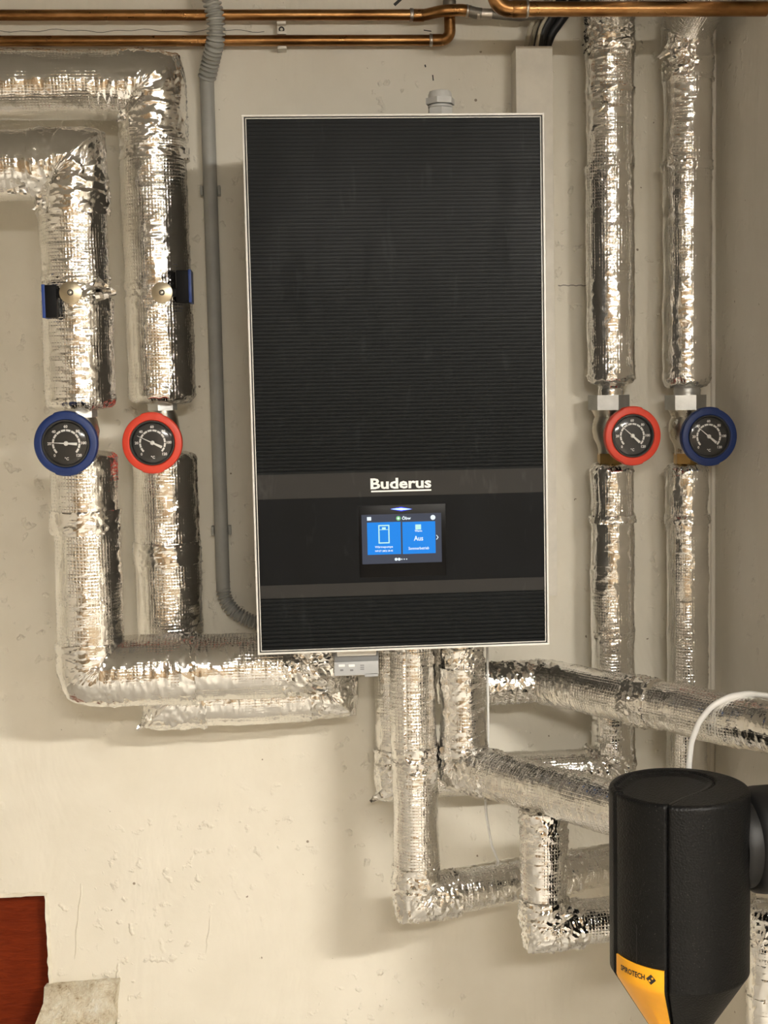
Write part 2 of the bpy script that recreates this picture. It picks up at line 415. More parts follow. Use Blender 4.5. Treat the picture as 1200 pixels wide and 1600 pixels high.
def foil(name, parent, pa, r, s0=0.0, s1=None, seed=0.0, crumple=0.0, e0='open', e1='open', mat='foil', nt=108, grow=0.0, seam=None, square=0.8, rag=True):
    """a foil jacket over part of a path. crumple 0..1; ends: open, tuck (gathered in), lip"""
    s1 = pa.L if s1 is None else s1
    idx = [k for k in range(len(pa.s)) if s0-1e-6 <= pa.s[k] <= s1+1e-6]
    if len(idx) < 3: return None
    V = []; UV = []; F = []; n3 = mnoise.noise; vd = mnoise.voronoi
    so = Vector((seed*7.3, seed*3.1, seed*5.7)); seam = (seed*2.1) % (2*PI) if seam is None else seam
    lo, hi = pa.s[idx[0]], pa.s[idx[-1]]; pa.finish()
    cs = [(math.cos(2*PI*j/nt), math.sin(2*PI*j/nt)) for j in range(nt)]
    for k in idx:
        s = pa.s[k]; P = Vector(pa.p[k]); U = Vector(pa.u[k]); Vv = Vector(pa.v[k])
        rr = r + grow
        tk = 1.0; cr = crumple; bend = None
        for b0_, b1_, bc, bax, btot in pa.bs:
            if b0_ < s < b1_:
                al = (s-b0_)/(b1_-b0_)*btot; bend = (bc, bax, (1/math.cos(min(al, btot-al)))**square - 1)
        for end, dist in ((e0, s-lo), (e1, hi-s)):
            if end == 'tuck' and dist < 0.016:
                x = dist/0.016; tk *= 0.62 + 0.38*math.sqrt(max(0, 1-(1-x)**2)); cr = max(cr, 0.35+0.55*(1-x))
            if end == 'lip' and dist < 0.012:
                cr = max(cr, 0.8*(1-dist/0.012))
        near = min(s-lo, hi-s); cr = max(cr, 0.35*math.exp(-near/0.02)) if crumple < 0.4 else cr
        for j in range(nt):
            c, sn = cs[j]; d = U*c + Vv*sn; p = P + d*rr
            q = p*1.0 + so
            w = Vector((c*rr*1.0, sn*rr*1.0, s*1.0)) + so
            h = 0.0026*n3(q*14) + 0.0008*n3(q*46)
            ridge = 1-abs(n3(Vector((w.x*26, w.y*26, w.z*75))))*1.9
            if ridge > 0: h += (0.0015+0.0030*min(cr, 0.6))*ridge**6*(0.4+0.6*max(0, n3(q*9)+0.4))
            rd2 = 1-abs(n3(Vector((w.x*60+w.z*28, w.y*60, w.z*46-w.x*30))))*2.0
            if rd2 > 0: h += (0.0007+0.0018*min(cr, 0.6))*rd2**6
            rd3 = 1-abs(n3(Vector((w.x*85-w.z*60, w.y*85+w.z*25, w.z*95+w.x*50))))*2.2
            if rd3 > 0: h += (0.0003+0.0012*min(cr, 0.6))*rd3**5
            if cr > 0.02:
                v4 = vd(q*(52+20*n3(q*11)))[0]
                h += cr*(0.0060*(v4[1]-v4[0]) - 0.0022 + 0.0034*n3(q*62) + 0.0020*(1-abs(n3(q*95+so))*2))
            th = (2*PI*j/nt - seam) % (2*PI)
            h += 0.0016*(th/(2*PI)) - 0.0008
            pv = P + d*(rr*tk + h)
            if bend:
                rel = pv - bend[0]; pv = pv + (rel - bend[1]*rel.dot(bend[1]))*bend[2]
            if rag and (s-lo < 0.02 or hi-s < 0.02):
                tt = Vector(pa.t[k])
                if e0 in ('tuck', 'lip') and s-lo < 0.02: pv = pv + tt*(0.005*n3(Vector((c*3, sn*3, seed)))*(1-(s-lo)/0.02))
                if e1 in ('tuck', 'lip') and hi-s < 0.02: pv = pv + tt*(0.005*n3(Vector((c*3, sn*3, seed)))*(1-(hi-s)/0.02))
            V.append(pv); UV.append((2*PI*j/nt*rr, s))
    m = len(idx)
    for i in range(m-1):
        for j in range(nt): F.append((i*nt+j, i*nt+(j+1) % nt, (i+1)*nt+(j+1) % nt, (i+1)*nt+j))
    mb = MB(); mb.add(V, F, UV)
    for end, i in ((e0, 0), (e1, m-1)):       # close the ends
        k = len(mb.v); base = list(range(i*nt, i*nt+nt))
        cpt = Vector(pa.p[idx[i]]); mb.v.append(tuple(cpt)); mb.uv.append((0, 0))
        for j in range(nt): mb.f.append((base[j], base[(j+1) % nt], k))
    return mb.build(name, mat, parent, True, 75)

def flap(name, parent, at, direction, size, seed):
    """a torn, folded scrap of foil that sticks out of a joint"""
    rnd = random.Random(seed); a, u, v = basis(direction); at = Vector(at); V = []; F = []
    nx, ny = 7, 5
    for i in range(nx):
        for j in range(ny):
            x = i/(nx-1); y = j/(ny-1)-0.5
            w = (1-0.65*x)
            V.append(at + a*(x*size) + u*(y*size*0.55*w) + v*(size*(0.16*math.sin(5*x+seed)*x + rnd.uniform(-.09, .09))) )
    for i in range(nx-1):
        for j in range(ny-1): F.append((i*ny+j, i*ny+j+1, (i+1)*ny+j+1, (i+1)*ny+j))
    k = len(V); V += [p + v*0.0006 for p in V]
    F += [tuple(x+k for x in reversed(f)) for f in F]
    mb = MB(); mb.add(V, F); return mb.build(name, 'foil_crumpled', parent, True, 20)

# ------------------------------------------------------------------ the room
XR = W(1117, 700, 0).x                      # right-hand corner
XL, YF, ZC = -2.6, -4.4, 2.24
XE, YP = 2.4, -1.13                          # far right end of the room; front edge of the return wall
def quad(name, pts, mat, thick):
    """a slab: the visible face plus thickness behind it"""
    mb = MB(); t = Vector(thick); P = [Vector(p) for p in pts]
    mb.add(P + [p+t for p in P], [(0, 1, 2, 3), (7, 6, 5, 4)] + [(k, 4+k, 4+(k+1) % 4, (k+1) % 4) for k in range(4)])
    return tag(mb.build(name, mat, None, False), kind='structure')

# back wall with an opening low on the left
ro = W(76, 1460, 0); rt_ = W(60, 1397, 0)
OX1, OZ1 = ro.x, rt_.z; OX0, OZ0 = OX1-0.42, 0.10
mb = MB(); xs = [XL, OX0, OX1, XE]; zs = [0, OZ0, OZ1, ZC]
rnd = random.Random(3)
def wall_cell(x0, x1, z0, z1):
    mb.add([(x0, 0, z0), (x1, 0, z0), (x1, 0, z1), (x0, 0, z1)], [(0, 1, 2, 3)])
for i in range(3):
    for j in range(3):
        if not (i == 1 and j == 1): wall_cell(xs[i], xs[i+1], zs[j], zs[j+1])
# reveals of the opening and the back of the wall
D = 0.10
mb.add([(OX0, 0, OZ0), (OX1, 0, OZ0), (OX1, 0, OZ1), (OX0, 0, OZ1), (OX0, D, OZ0), (OX1, D, OZ0), (OX1, D, OZ1), (OX0, D, OZ1)],
       [(0, 1, 5, 4), (1, 2, 6, 5), (2, 3, 7, 6), (3, 0, 4, 7)])
mb.add([(XL, D, 0), (XE, D, 0), (XE, D, ZC), (XL, D, ZC)], [(3, 2, 1, 0)])
wall_back = mb.build('wall_back', 'plaster_back', None, False); tag(wall_back, kind='structure')
quad('wall_right', [(XR, YP, 0), (XR, 0, 0), (XR, 0, ZC), (XR, YP, ZC)], 'plaster_side', (0.12, 0, 0))
quad('wall_far_right', [(XE, YF, 0), (XE, D, 0), (XE, D, ZC), (XE, YF, ZC)], 'plaster_side', (0.08, 0, 0))
quad('wall_left', [(XL, YF, 0), (XL, D, 0), (XL, D, ZC), (XL, YF, ZC)], 'plaster_side', (-0.08, 0, 0))
quad('wall_front', [(XL, YF, 0), (XE, YF, 0), (XE, YF, ZC), (XL, YF, ZC)], 'brick_brown', (0, -0.08, 0))
quad('floor', [(XL, YF, 0), (XE, YF, 0), (XE, D, 0), (XL, D, 0)], 'concrete', (0, 0, -0.08))
quad('ceiling', [(XL, YF, ZC), (XE, YF, ZC), (XE, D, ZC), (XL, D, ZC)], 'ceiling_paint', (0, 0, 0.08))
# unseen wooden door, added behind the photographer to give the foil warm reflections
mb = MB(); mb.box(-1.25, -0.35, YF, YF+0.045, 0, 2.02, 0.004)
dr = mb.build('added_door_1', 'added_door_wood', None, True); tag(dr, kind='structure')
mb = MB(); mb.lathe((-0.42, YF+0.045, 1.02), (0, 1, 0), [(0.012, 0), (0.012, 0.04), (0.024, 0.042), (0.024, 0.06)], 20)
mb.build('added_door_handle', 'galvanised', dr)

# ceiling lamp and an added fill light: battens with a shallow diffuser under an opaque housing
def lamp(name, pos, power, length, label):
    x, y, z = pos; h = length/2
    t = thing(name, label, "lamp", (x, y, z-0.017))
    mb = MB(); mb.box(x-h-0.03, x+h+0.03, y-0.09, y+0.09, z, z+0.035, 0.004)
    for sx in (-0.6, 0.6): mb.lathe((x+h*sx, y, z+0.03), (0, 0, 1), [(0.012, 0), (0.012, ZC-z-0.03)], 16)
    mb.build('lamp_housing', 'lamp_housing', t)
    emis('diffuser_'+label[:4], (1.0, 0.945, 0.85), power)
    mb = MB(); mb.box(x-h, x+h, y-0.055, y+0.055, z-0.017, z, 0.005)
    mb.build('diffuser', 'diffuser_'+label[:4], t)
lamp('ceiling_lamp', LAMP_POS, LAMP_POWER, 0.6, 'near batten lamp under the ceiling to the right of the photographer')
lamp('ceiling_lamp', FILL_POS, FILL_POWER, 0.6, 'farther batten lamp under the ceiling behind the photographer')  # added to lift the shade and put highlights on the foil

# white rim of old paint round the opening, red panel in it, stone below
def rim_strip(name, pts, w, seed):
    rr = random.Random(seed); mb = MB(); V = []; F = []
    n = 46
    for i in range(n+1):
        t = i/n; k = min(int(t*(len(pts)-1)), len(pts)-2); f = t*(len(pts)-1)-k
        p = Vector(pts[k])*(1-f) + Vector(pts[k+1])*f; d = (Vector(pts[k+1])-Vector(pts[k])).normalized(); s = Vector((d.z, 0, -d.x))
        wi = w*rr.uniform(0.55, 1.1); wo = w*rr.uniform(0.5, 0.8); h = rr.uniform(0.0015, 0.004)
        V += [p + s*wi + Vector((0, 0.012, 0)), p + s*wi*0.7 - Vector((0, h, 0)), p - s*wo*0.6 - Vector((0, h*0.8, 0)), p - s*wo + Vector((0, 0.0004, 0))]
        if i:
            b = (i-1)*4
            F += [(b+q, b+q+1, b+q+5, b+q+4) for q in range(3)]
    mb.add(V, F); return mb.build(name, 'rim_paint', wall_back)
rim_strip('paint_rim', [(OX1, 0, OZ0), (OX1, 0, OZ1)], -0.006, 2)
rim_strip('paint_rim', [(OX0, 0, OZ1), (OX1, 0, OZ1)], -0.006, 3)
mb = MB(); V = []; F = []; nx = nz = 24
for i in range(nx+1):
    for j in range(nz+1):
        x = OX0 + (OX1-OX0)*i/nx; z = OZ0 + (OZ1-OZ0)*j/nz
        V.append((x, 0.030 + 0.003*mnoise.noise(Vector((x*18, 3, z*30))), z))
for i in range(nx):
    for j in range(nz): F.append((i*(nz+1)+j, (i+1)*(nz+1)+j, (i+1)*(nz+1)+j+1, i*(nz+1)+j+1))
k = len(V); V += [(OX0, D-0.02, OZ0), (OX1, D-0.02, OZ0), (OX1, D-0.02, OZ1), (OX0, D-0.02, OZ1)]; F.append((k+3, k+2, k+1, k))
mb.add(V, F); o = mb.build('painted_panel', 'red_paint', None)
tag(o, 'dark red painted panel in the wall opening at bottom left', 'panel')

# rough stone ledge
bl = W(44, 1600, -0.05); tl = W(72, 1540, -0.01); tr = W(184, 1532, -0.01); br = W(172, 1600, -0.05)
bm = bmesh.new(); bmesh.ops.create_cube(bm, size=1); bmesh.ops.subdivide_edges(bm, edges=bm.edges[:], cuts=15, use_grid_fill=True)
for v in bm.verts:
    a = v.co.x+0.5; b = v.co.z+0.5; c = v.co.y+0.5          # a right, b up, c back
    zb = 0.10; zt = tl.z*(1-a)+tr.z*a
    z = zb + (zt-zb)*b
    x = (tl.x*(1-a) + tr.x*a)
    x += (bl.x-tl.x)*(1-b)*3.0*(1-a)*0.9 if b < 1 else 0
    x += (br.x-tr.x)*(1-b)*2.0*a
    yf = -0.012 - 0.120*min(1, (1-b)*3.0)
    y = yf*(1-c) + 0.0*c
    co = Vector((x, y, z)); nz = mnoise.noise(co*22)*0.013 + mnoise.noise(co*80)*0.006
    if c < 0.98: co += Vector((nz, -abs(nz)*0.8, nz*0.7))
    v.co = co
mb = MB(); mb.bm(bm); o = mb.build('stone_ledge', 'stone', None, True, 60)
tag(o, 'rough grey beige stone ledge jutting from the wall below the red panel', 'stone')

# plaster ridges on the lower wall
def ridge(p0, p1, w, h):
    mb = MB(); n = 18; V = []; F = []; P0 = W(*p0, 0); P1 = W(*p1, 0); d = (P1-P0).normalized(); s = Vector((d.z, 0, -d.x))
    for i in range(n+1):
        t = i/n; p = P0.lerp(P1, t) + s*0.003*mnoise.noise(Vector((t*4, p0[0], 0))); k = math.sin(PI*t)**0.4
        V += [p + s*w + Vector((0, 0.0005, 0)), p + s*w*0.3 - Vector((0, h*k, 0)), p - s*w*0.3 - Vector((0, h*k, 0)), p - s*w + Vector((0, 0.0005, 0))]
        if i: b = (i-1)*4; F += [(b+q, b+q+1, b+q+5, b+q+4) for q in range(3)]
    mb.add(V, F); mb.build('plaster_ridge', 'plaster_back', wall_back)
for a in [((127, 1380), (117, 1500), .002, .0028), ((203, 1442), (207, 1462), .004, .004), ((92, 1412), (106, 1424), .004, .004),
          ((185, 1505), (182, 1535), .003, .004), ((330, 1430), (322, 1490), .0025, .0014), ((197, 1495), (199, 1504), .004, .003), ((250, 1465), (256, 1490), .005, .0016)]:
    ridge(*a)
# hairline crack beside the upper copper pipes and in the corner
def crack(pts, w):
    mb = MB(); P = [W(*p, -0.0006) for p in pts]; V = []; F = []
    for i, p in enumerate(P):
        d = (P[min(i+1, len(P)-1)]-P[max(i-1, 0)]).normalized(); s = Vector((d.z, 0, -d.x))
        V += [p+s*w, p-s*w]
        if i: F.append((2*i-2, 2*i-1, 2*i+1, 2*i))
    mb.add(V, F); mb.build('hairline_crack', 'gap_black', wall_back, False)
crack([(x, 48+1.6*math.sin(x*0.05)+1.2*math.sin(x*.13)) for x in range(-10, 420, 9)], 0.0004)
crack([(872+4*k, 446+0.8*math.sin(k*2)) for k in range(12)], 0.0005)
crack([(664, 101), (665, 105)], 0.0012); crack([(676, 117), (677, 126)], 0.0010); crack([(662, 47), (674, 49)], 0.0008); crack([(616, 8), (627, -2)], 0.0025)
# vertical corner filler
mb = MB(); tube(mb, [(XR-0.004, -0.002, 0), (XR-0.004, -0.002, ZC)], 0.0045, n=8, ds=0.05)
o = mb.build('trim_1', 'plaster_side', None); tag(o, kind='structure')

# ------------------------------------------------------------------ wall unit
UW, UH, UY = 0.44, 0.788, -0.36
UX0, UX1, UZ0, UZ1 = 0.0, UW, Z0, Z0+UH
unit = thing('heat_pump_unit', 'tall black wall-hung heat pump unit with a lit blue touch screen', 'heat pump', (UW/2, -0.18, Z0))
def U(px, py): p = W(px, py, UY); return p.x, p.z
mb = MB(); mb.box(UX0+0.006, UX1-0.006, UY+0.028, -0.002, UZ0+0.010, UZ1-0.006, 0.004); mb.build('casing', 'casing_dark', unit)
def frame_ring(name, mat, x0, x1, z0, z1, w, y0, y1, bev=0.0006):
    mb = MB()
    mb.box(x0, x1, y0, y1, z1-w, z1, bev); mb.box(x0, x1, y0, y1, z0, z0+w, bev)
    mb.box(x0, x0+w, y0, y1, z0+w, z1-w, bev); mb.box(x1-w, x1, y0, y1, z0+w, z1-w, bev)
    return mb.build(name, mat, unit)
frame_ring('outer_frame', 'frame_alu', UX0, UX1, UZ0, UZ1, 0.0028, UY, UY+0.030)
frame_ring('shadow_gap', 'gap_black', UX0+0.0028, UX1-0.0028, UZ0+0.0028, UZ1-0.0028, 0.0020, UY+0.003, UY+0.029, 0)
frame_ring('inner_trim', 'frame_alu', UX0+0.0048, UX1-0.0048, UZ0+0.0048, UZ1-0.0048, 0.0012, UY+0.0005, UY+0.029, 0.0003)
ix0, ix1 = UX0+0.0062, UX1-0.0062; iz0, iz1 = UZ0+0.0062, UZ1-0.0062
zA = U(620, 737)[1]; zB = U(620, 775)[1]; zC = U(620, 909)[1]; zD = U(620, 929)[1]
def ribbed(name, z_hi, z_lo, pitch, d_top, d_bot):
    prof = []; z = z_hi; n = int((z_hi-z_lo)/pitch); pitch = (z_hi-z_lo)/n
    for k in range(n):
        t = k/max(1, n-1); d = d_top + (d_bot-d_top)*t**1.6; z = z_hi - k*pitch
        prof += [(UY+0.0012+d, z), (UY+0.0012+d, z-pitch*0.16), (UY+0.0012, z-pitch*0.34), (UY+0.0012, z-pitch*0.86)]
    prof.append((UY+0.0012, z_lo))
    V = []; F = []
    for y, z in prof: V += [(ix0, y, z), (ix1, y, z)]
    for i in range(len(prof)-1): F.append((2*i, 2*i+1, 2*i+3, 2*i+2))
    k = len(V); V += [(ix0, UY+0.02, z_hi), (ix1, UY+0.02, z_hi), (ix1, UY+0.02, z_lo), (ix0, UY+0.02, z_lo)]
    m = 2*(len(prof)-1)
    F += [(0, 1, k+1, k), (m, m+1, k+2, k+3), (k, k+1, k+2, k+3)]
    mb = MB(); mb.add(V, F); o = mb.build(name, 'panel_dark', unit, False); return o
o = ribbed('upper_front_panel', iz1, zA, 0.0054, 0.0003, 0.0022); tag(o, 'black front panel with fine horizontal ribs')
o = ribbed('lower_front_panel', zD, iz0, 0.0058, 0.0014, 0.0030); tag(o, 'black ribbed strip below the display band')
mb = MB(); mb.box(ix0, ix1, UY+0.0012, UY+0.02, zB, zA); o = mb.build('logo_band', 'band_grey', unit, False)
mb = MB(); mb.box(ix0, ix1, UY+0.0012, UY+0.02, zD, zC); o = mb.build('lower_band', 'band_grey', unit, False)
mb = MB(); mb.box(ix0, ix1, UY+0.0016, UY+0.02, zC, zB); band = mb.build('display_band', 'band_dark', unit, False)
# brand lettering
def flat_text(parent, name, txt, px, py, w_px, mat, y, bold=0.0, h_px=None, align='CENTER', deep=0.0005):
    """text on the front plane, scaled to a width (and height) given in photo pixels"""
    V, F = text_geo(txt, 0.02, bold); xs = [v[0] for v in V]; ys = [v[1] for v in V]
    cx, cz = U(px, py); x0, _ = U(px-w_px/2, py); x1, _ = U(px+w_px/2, py); sx = (x1-x0)/(max(xs)-min(xs))
    sy = sx
    if h_px: sy = (U(px, py-h_px/2)[1]-U(px, py+h_px/2)[1])/(max(ys)-min(ys))
    mx = (max(xs)+min(xs))/2; my = (max(ys)+min(ys))/2
    mb = MB(); n = len(V)
    mb.add([(cx+(a-mx)*sx, y, cz+(b-my)*sy) for a, b in V], F)
    return mb.build(name, mat, parent, False)
flat_text(unit, 'brand_lettering', 'Buderus', 626.5, 755, 95, 'logo_white', UY+0.0009, 0.00055, 17)
def plate(parent, name, x0, y0, x1, y1, mat, ynear, yfar, bev=0.0):
    a = U(x0, y0); b = U(x1, y1); c = U(x1, y0); d = U(x0, y1)
    mb = MB(); mb.box((a[0]+d[0])/2, (b[0]+c[0])/2, ynear, yfar, (b[1]+d[1])/2, (a[1]+c[1])/2, bev)
    return mb.build(name, mat, parent, bev > 0)
plate(unit, 'brand_underline', 580, 765.6, 674, 768.0, 'logo_white', UY+0.0009, UY+0.0012)
disp = plate(unit, 'display_bezel', 561, 789, 697, 901, 'display_black', UY+0.0010, UY+0.012, 0.0004)
yS = UY+0.0008
plate(disp, 'screen', 565.5, 803, 690, 880, 'screen_grey', yS, UY+0.0011)
plate(disp, 'blue_tile', 574, 816, 626.5, 866.5, 'screen_blue', yS-0.0001, yS)
plate(disp, 'blue_tile', 629, 815, 680.5, 865, 'screen_blue', yS-0.0001, yS)
y2 = yS-0.00025
# boiler icon on the left tile
x0, z1_ = U(591, 820.5); x1, z0_ = U(609, 849); th = 0.0018
mb = MB()
mb.box(x0, x1, y2, yS, z1_-th, z1_); mb.box(x0, x1, y2, yS, z0_, z0_+th); mb.box(x0, x0+th, y2, yS, z0_, z1_); mb.box(x1-th, x1, y2, yS, z0_, z1_)
zm = z1_-0.0075; mb.box(x0+th, x1-th, y2, yS, zm, zm+0.0007); mb.box((x0+x1)/2-0.0028, (x0+x1)/2+0.0028, y2, yS, zm, zm+0.004)
mb.build('unit_icon', 'screen_mint', disp, False)
flat_text(disp, 'tile_text', 'Wärmepumpe', 600, 855, 28, 'screen_white', y2, 0.0003, 4.6)
flat_text(disp, 'tile_text', 'WP-ET (MD) 28-45', 600, 861.3, 28, 'screen_white', y2, 0.0004, 3.6)
flat_text(disp, 'tile_text', 'Aus', 654, 841, 14.5, 'screen_white', y2, 0.0003, 7.8)
flat_text(disp, 'tile_text', 'Sommerbetrieb', 654.5, 856.5, 32, 'screen_white', y2, 0.0003, 4.6)
flat_text(disp, 'tile_text', 'Warm', 653.8, 829.5, 11.5, 'screen_white', y2, 0.0006, 3.0)
plate(disp, 'water_icon', 649, 819.5, 658, 827.5, 'screen_mint', y2, yS)
flat_text(disp, 'status_text', 'Öbw', 635, 809.2, 14, 'screen_white', y2, 0.0006, 6)
a = U(683.3, 839.5); mb = MB()
mb.prism([(-.0018, .0034), (-.0006, .0034), (.0020, 0), (-.0006, -.0034), (-.0018, -.0034), (.0006, 0)], (a[0], yS, a[1]), (1, 0, 0), (0, 0, 1), (0, y2-yS, 0)); mb.build('arrow', 'screen_white', disp, False)
plate(disp, 'menu_icon', 573.5, 808, 580, 813.5, 'screen_white', y2, yS, 0.0003)
def dot(parent, name, px, py, r, mat, y, yb): 
    cx, cz = U(px, py); mb = MB(); mb.lathe((cx, yb, cz), (0, -1, 0), [(r, 0), (r, yb-y)], 20); return mb.build(name, mat, parent, False)
dot(disp, 'check_icon', 622.5, 810, 0.0034, 'screen_green', y2, yS)
dot(disp, 'check_mark', 622.5, 810, 0.0016, 'screen_white', y2-0.0002, y2)
dot(disp, 'clock_icon', 676.5, 808.5, 0.0037, 'screen_white', y2, yS)
for px, r in ((619, .0022), (623.8, .0022), (628, .0009), (631.7, .0009), (635.5, .0009)): dot(disp, 'page_dot', px, 874-(px-619)*.02, r, 'screen_white', y2, yS)
a = U(611, 795.5); b = U(643, 795.5)
mb = MB(); mb.prism([(0, 0), (.5, -.055), (1, 0), (.5, .055)], (a[0], UY+0.0009, a[1]), (b[0]-a[0], 0, b[1]-a[1]), (0, 0, b[0]-a[0]), (0, -0.0003, 0))
mb.build('status_light', 'led_white', disp, False)
mb = MB(); mb.prism([(-.04, 0), (.5, -.11), (1.04, 0), (.5, .11)], (a[0], UY+0.00095, a[1]), (b[0]-a[0], 0, b[1]-a[1]), (0, 0, b[0]-a[0]), (0, -0.0001, 0))
mb.build('status_light_halo', 'led_blue', disp, False)
# control tag hanging below the front edge
YT = UY+0.035
def tagbox(name, mat, x0, y0, x1, y1, ya, yb, bev, parent=unit):
    a = W(x0, y0, ya); b = W(x1, y1, ya); mb = MB(); mb.box(a.x, b.x, ya, yb, b.z, a.z, bev); return mb.build(name, mat, parent)
tb = tagbox('service_socket', 'tag_grey', 522, 1010, 592, 1036, YT, YT+0.05, 0.002)
tagbox('socket_lip', 'frame_alu', 526, 1008, 588, 1024, YT-0.004, YT+0.002, 0.002, tb)
tg = tagbox('socket_label', 'tag_light', 522, 1035, 592, 1054, YT-0.002, YT+0.004, 0.0012)
tagbox('label_corner', 'tag_light', 570, 1052, 591, 1057, YT-0.002, YT+0.003, 0.0008, tg)
for x in (534, 549.5): tagbox('indicator', 'logo_white', x-5, 1038.5, x+5, 1042, YT-0.0032, YT-0.0018, 0.0006, tg)
for x in (534, 549.5): tagbox('indicator_symbol', 'tag_grey', x-2.5, 1046, x+2.5, 1048.5, YT-0.0024, YT-0.0018, 0, tg)
for y in (1039, 1042, 1045): tagbox('small_print', 'tag_grey', 563, y, 569, y+1.2, YT-0.0024, YT-0.0018, 0, tg)
# cable gland on top
g = W(688, 178, -0.20); gz = UZ1-0.006
gl = thing('cable_gland', 'light grey plastic cable gland on top of the unit', 'cable gland', (g.x, -0.20, gz))
ztop = W(688, 142, -0.20).z; H = ztop-gz
mb = MB(); mb.prism([(0.0205*math.cos(PI/3*k+PI/6), 0.0205*math.sin(PI/3*k+PI/6)) for k in range(6)], (g.x, -0.20, gz), (1, 0, 0), (0, 1, 0), (0, 0, H*0.62)); mb.build('gland_body', 'gland_grey', gl, True, 20)
mb = MB(); mb.lathe((g.x, -0.20, gz+H*0.62), (0, 0, 1), [(0.017, 0), (0.019, 0.001), (0.019, 0.004), (0.017, 0.005)], 28); mb.build('gland_seal', 'gland_grey', gl)
mb = MB(); mb.prism([(0.0235*math.cos(PI/3*k+.2), 0.0235*math.sin(PI/3*k+.2)) for k in range(6)], (g.x, -0.20, gz+H*0.70), (1, 0, 0), (0, 1, 0), (0, 0, H*0.13)); mb.build('gland_nut', 'gland_grey', gl, True, 20)
mb = MB(); mb.lathe((g.x, -0.20, gz+H*0.83), (0, 0, 1), [(0.0185, 0), (0.0185, H*0.08), (0.0165, H*0.15), (0.012, H*0.17)], 28); mb.build('gland_cap', 'gland_grey', gl)

# ------------------------------------------------------------------ cable duct and cables behind the unit
a = W(805.5, 72, -0.05); b = W(863, 72, -0.05); c = W(868, 931, -0.05)
duct = thing('cable_duct', 'cream white plastic cable duct behind the right side of the unit', 'cable duct', ((a.x+b.x)/2, -0.025, c.z))
mb = MB(); mb.box(a.x+0.001, b.x-0.001, -0.046, -0.0005, c.z, a.z-0.002, 0.001); mb.build('duct_body', 'duct_white', duct)
mb = MB(); mb.box(a.x, b.x, -0.0505, -0.046, c.z, a.z, 0.0012); mb.build('duct_lid', 'duct_white', duct)
cabs = [('cable_black', [(842, 76), (846, 50), (864, 20), (888, -25)], .0100, -.030, 'black sheathed cable rising from the duct, nearer the unit'),
        ('cable_black', [(852, 76), (861, 52), (883, 22), (912, -22)], .0085, -.022, 'black sheathed cable rising from the duct, rightmost'),
        ('cable_beige', [(822, 78), (827, 50), (836, 22), (848, -25)], .0045, -.030, 'thin beige cable rising from the duct, leftmost'),
        ('cable_beige', [(831, 78), (836, 48), (848, 20), (862, -25)], .0040, -.022, 'thin beige cable between the leftmost one and the black cables'),
        ('cable_beige', [(838, 76), (844, 44), (858, 18), (876, -25)], .0030, -.043, 'thin pale cable lying across the black cables')]
for m, pts, r, Y, lab in cabs:
    mb = MB(); tube(mb, [W(x, y, Y) for x, y in pts], r, 0.06, 14); o = mb.build('duct_cable', m, None); tag(o, lab, 'cable', 'cables leaving the duct')

# ------------------------------------------------------------------ grey conduit
xc = W(336, 530, -0.02).x
zt = W(323, 118, -0.02).z; zb = W(350, 924, -0.02).z
cdt = thing('conduit', 'grey electrical conduit running down the wall left of the unit', 'conduit', (xc, -0.02, zb))
mb = MB(); tube(mb, [(xc, -0.015, zt), (xc, -0.015, zb)], 0.0118, n=24, ds=0.05); mb.build('rigid_tube', 'conduit_grey', cdt)
def corr(name, pts, r, pitch):
    pa = Path(pts, 0.05, 0.0012); mb = MB()
    tube(mb, pa, r, n=22, wave=lambda s: 0.84+0.16*min(1, max(-1, 1.8*math.sin(2*PI*s/pitch)))); return mb.build(name, 'conduit_grey', cdt, True, 60)
corr('corrugated_hose', [W(331, -25, -.07), W(329, -5, -.068), W(337, 28, -.066), W(338, 60, -.060), W(330, 92, -.035), Vector((xc, -.016, zt-0.004))], 0.0155, 0.0076)
corr('corrugated_hose', [Vector((xc, -.016, zb+0.004)), W(352, 938, -.018), W(366, 957, -.025), W(388, 969, -.03), W(440, 985, -.03)], 0.0128, 0.0064)
for y in (297, 830):
    z = W(330, y, -0.02).z; mb = MB()
    mb.box(xc-0.017, xc-0.0125, -0.020, -0.0003, z-0.008, z+0.008, 0.001); mb.box(xc+0.0125, xc+0.017, -0.020, -0.0003, z-0.008, z+0.008, 0.001)
    mb.box(xc-0.0135, xc+0.0135, -0.004, -0.0003, z-0.008, z+0.008, 0.0005)
    o = mb.build('conduit_clip', 'conduit_grey', cdt)

# ------------------------------------------------------------------ copper pipes
YC = -0.030; rC = 0.0090
def sleeve(parent, name, p, d, r, L, mat):
    mb = MB(); mb.lathe(Vector(p)-Vector(d).normalized()*L/2, d, [(r*0.95, 0), (r, 0.0012), (r, L-0.0012), (r*0.95, L)], 24); return mb.build(name, mat, parent)
zU = W(300, 23.5, YC).z; zL = W(300, 62.5, YC).z
t = thing('copper_pipe', 'upper of two thin copper pipes along the top of the wall', 'pipe', (-0.3, YC, zU))
mb = MB(); tube(mb, [(XL, YC, zU), (W(645, 23, YC).x, YC, zU)], rC, n=24, ds=0.05); mb.build('pipe_run', 'copper', t)
mb = MB(); tube(mb, [W(640, 24, YC), W(662, 24, YC), W(690, 17, -.05), W(722, 15.5, -.05), W(735, 18, -.045)], rC*1.08, .03, 24); mb.build('crossover_bend', 'copper', t)
p = W(643, 23.5, YC); sleeve(t, 'solder_ring', p, (1, 0, 0), rC*1.25, 0.006, 'solder')
q = W(653, 24, YC); sleeve(t, 'fitting_sleeve', q, (1, 0, 0), rC*1.17, 0.02, 'copper')
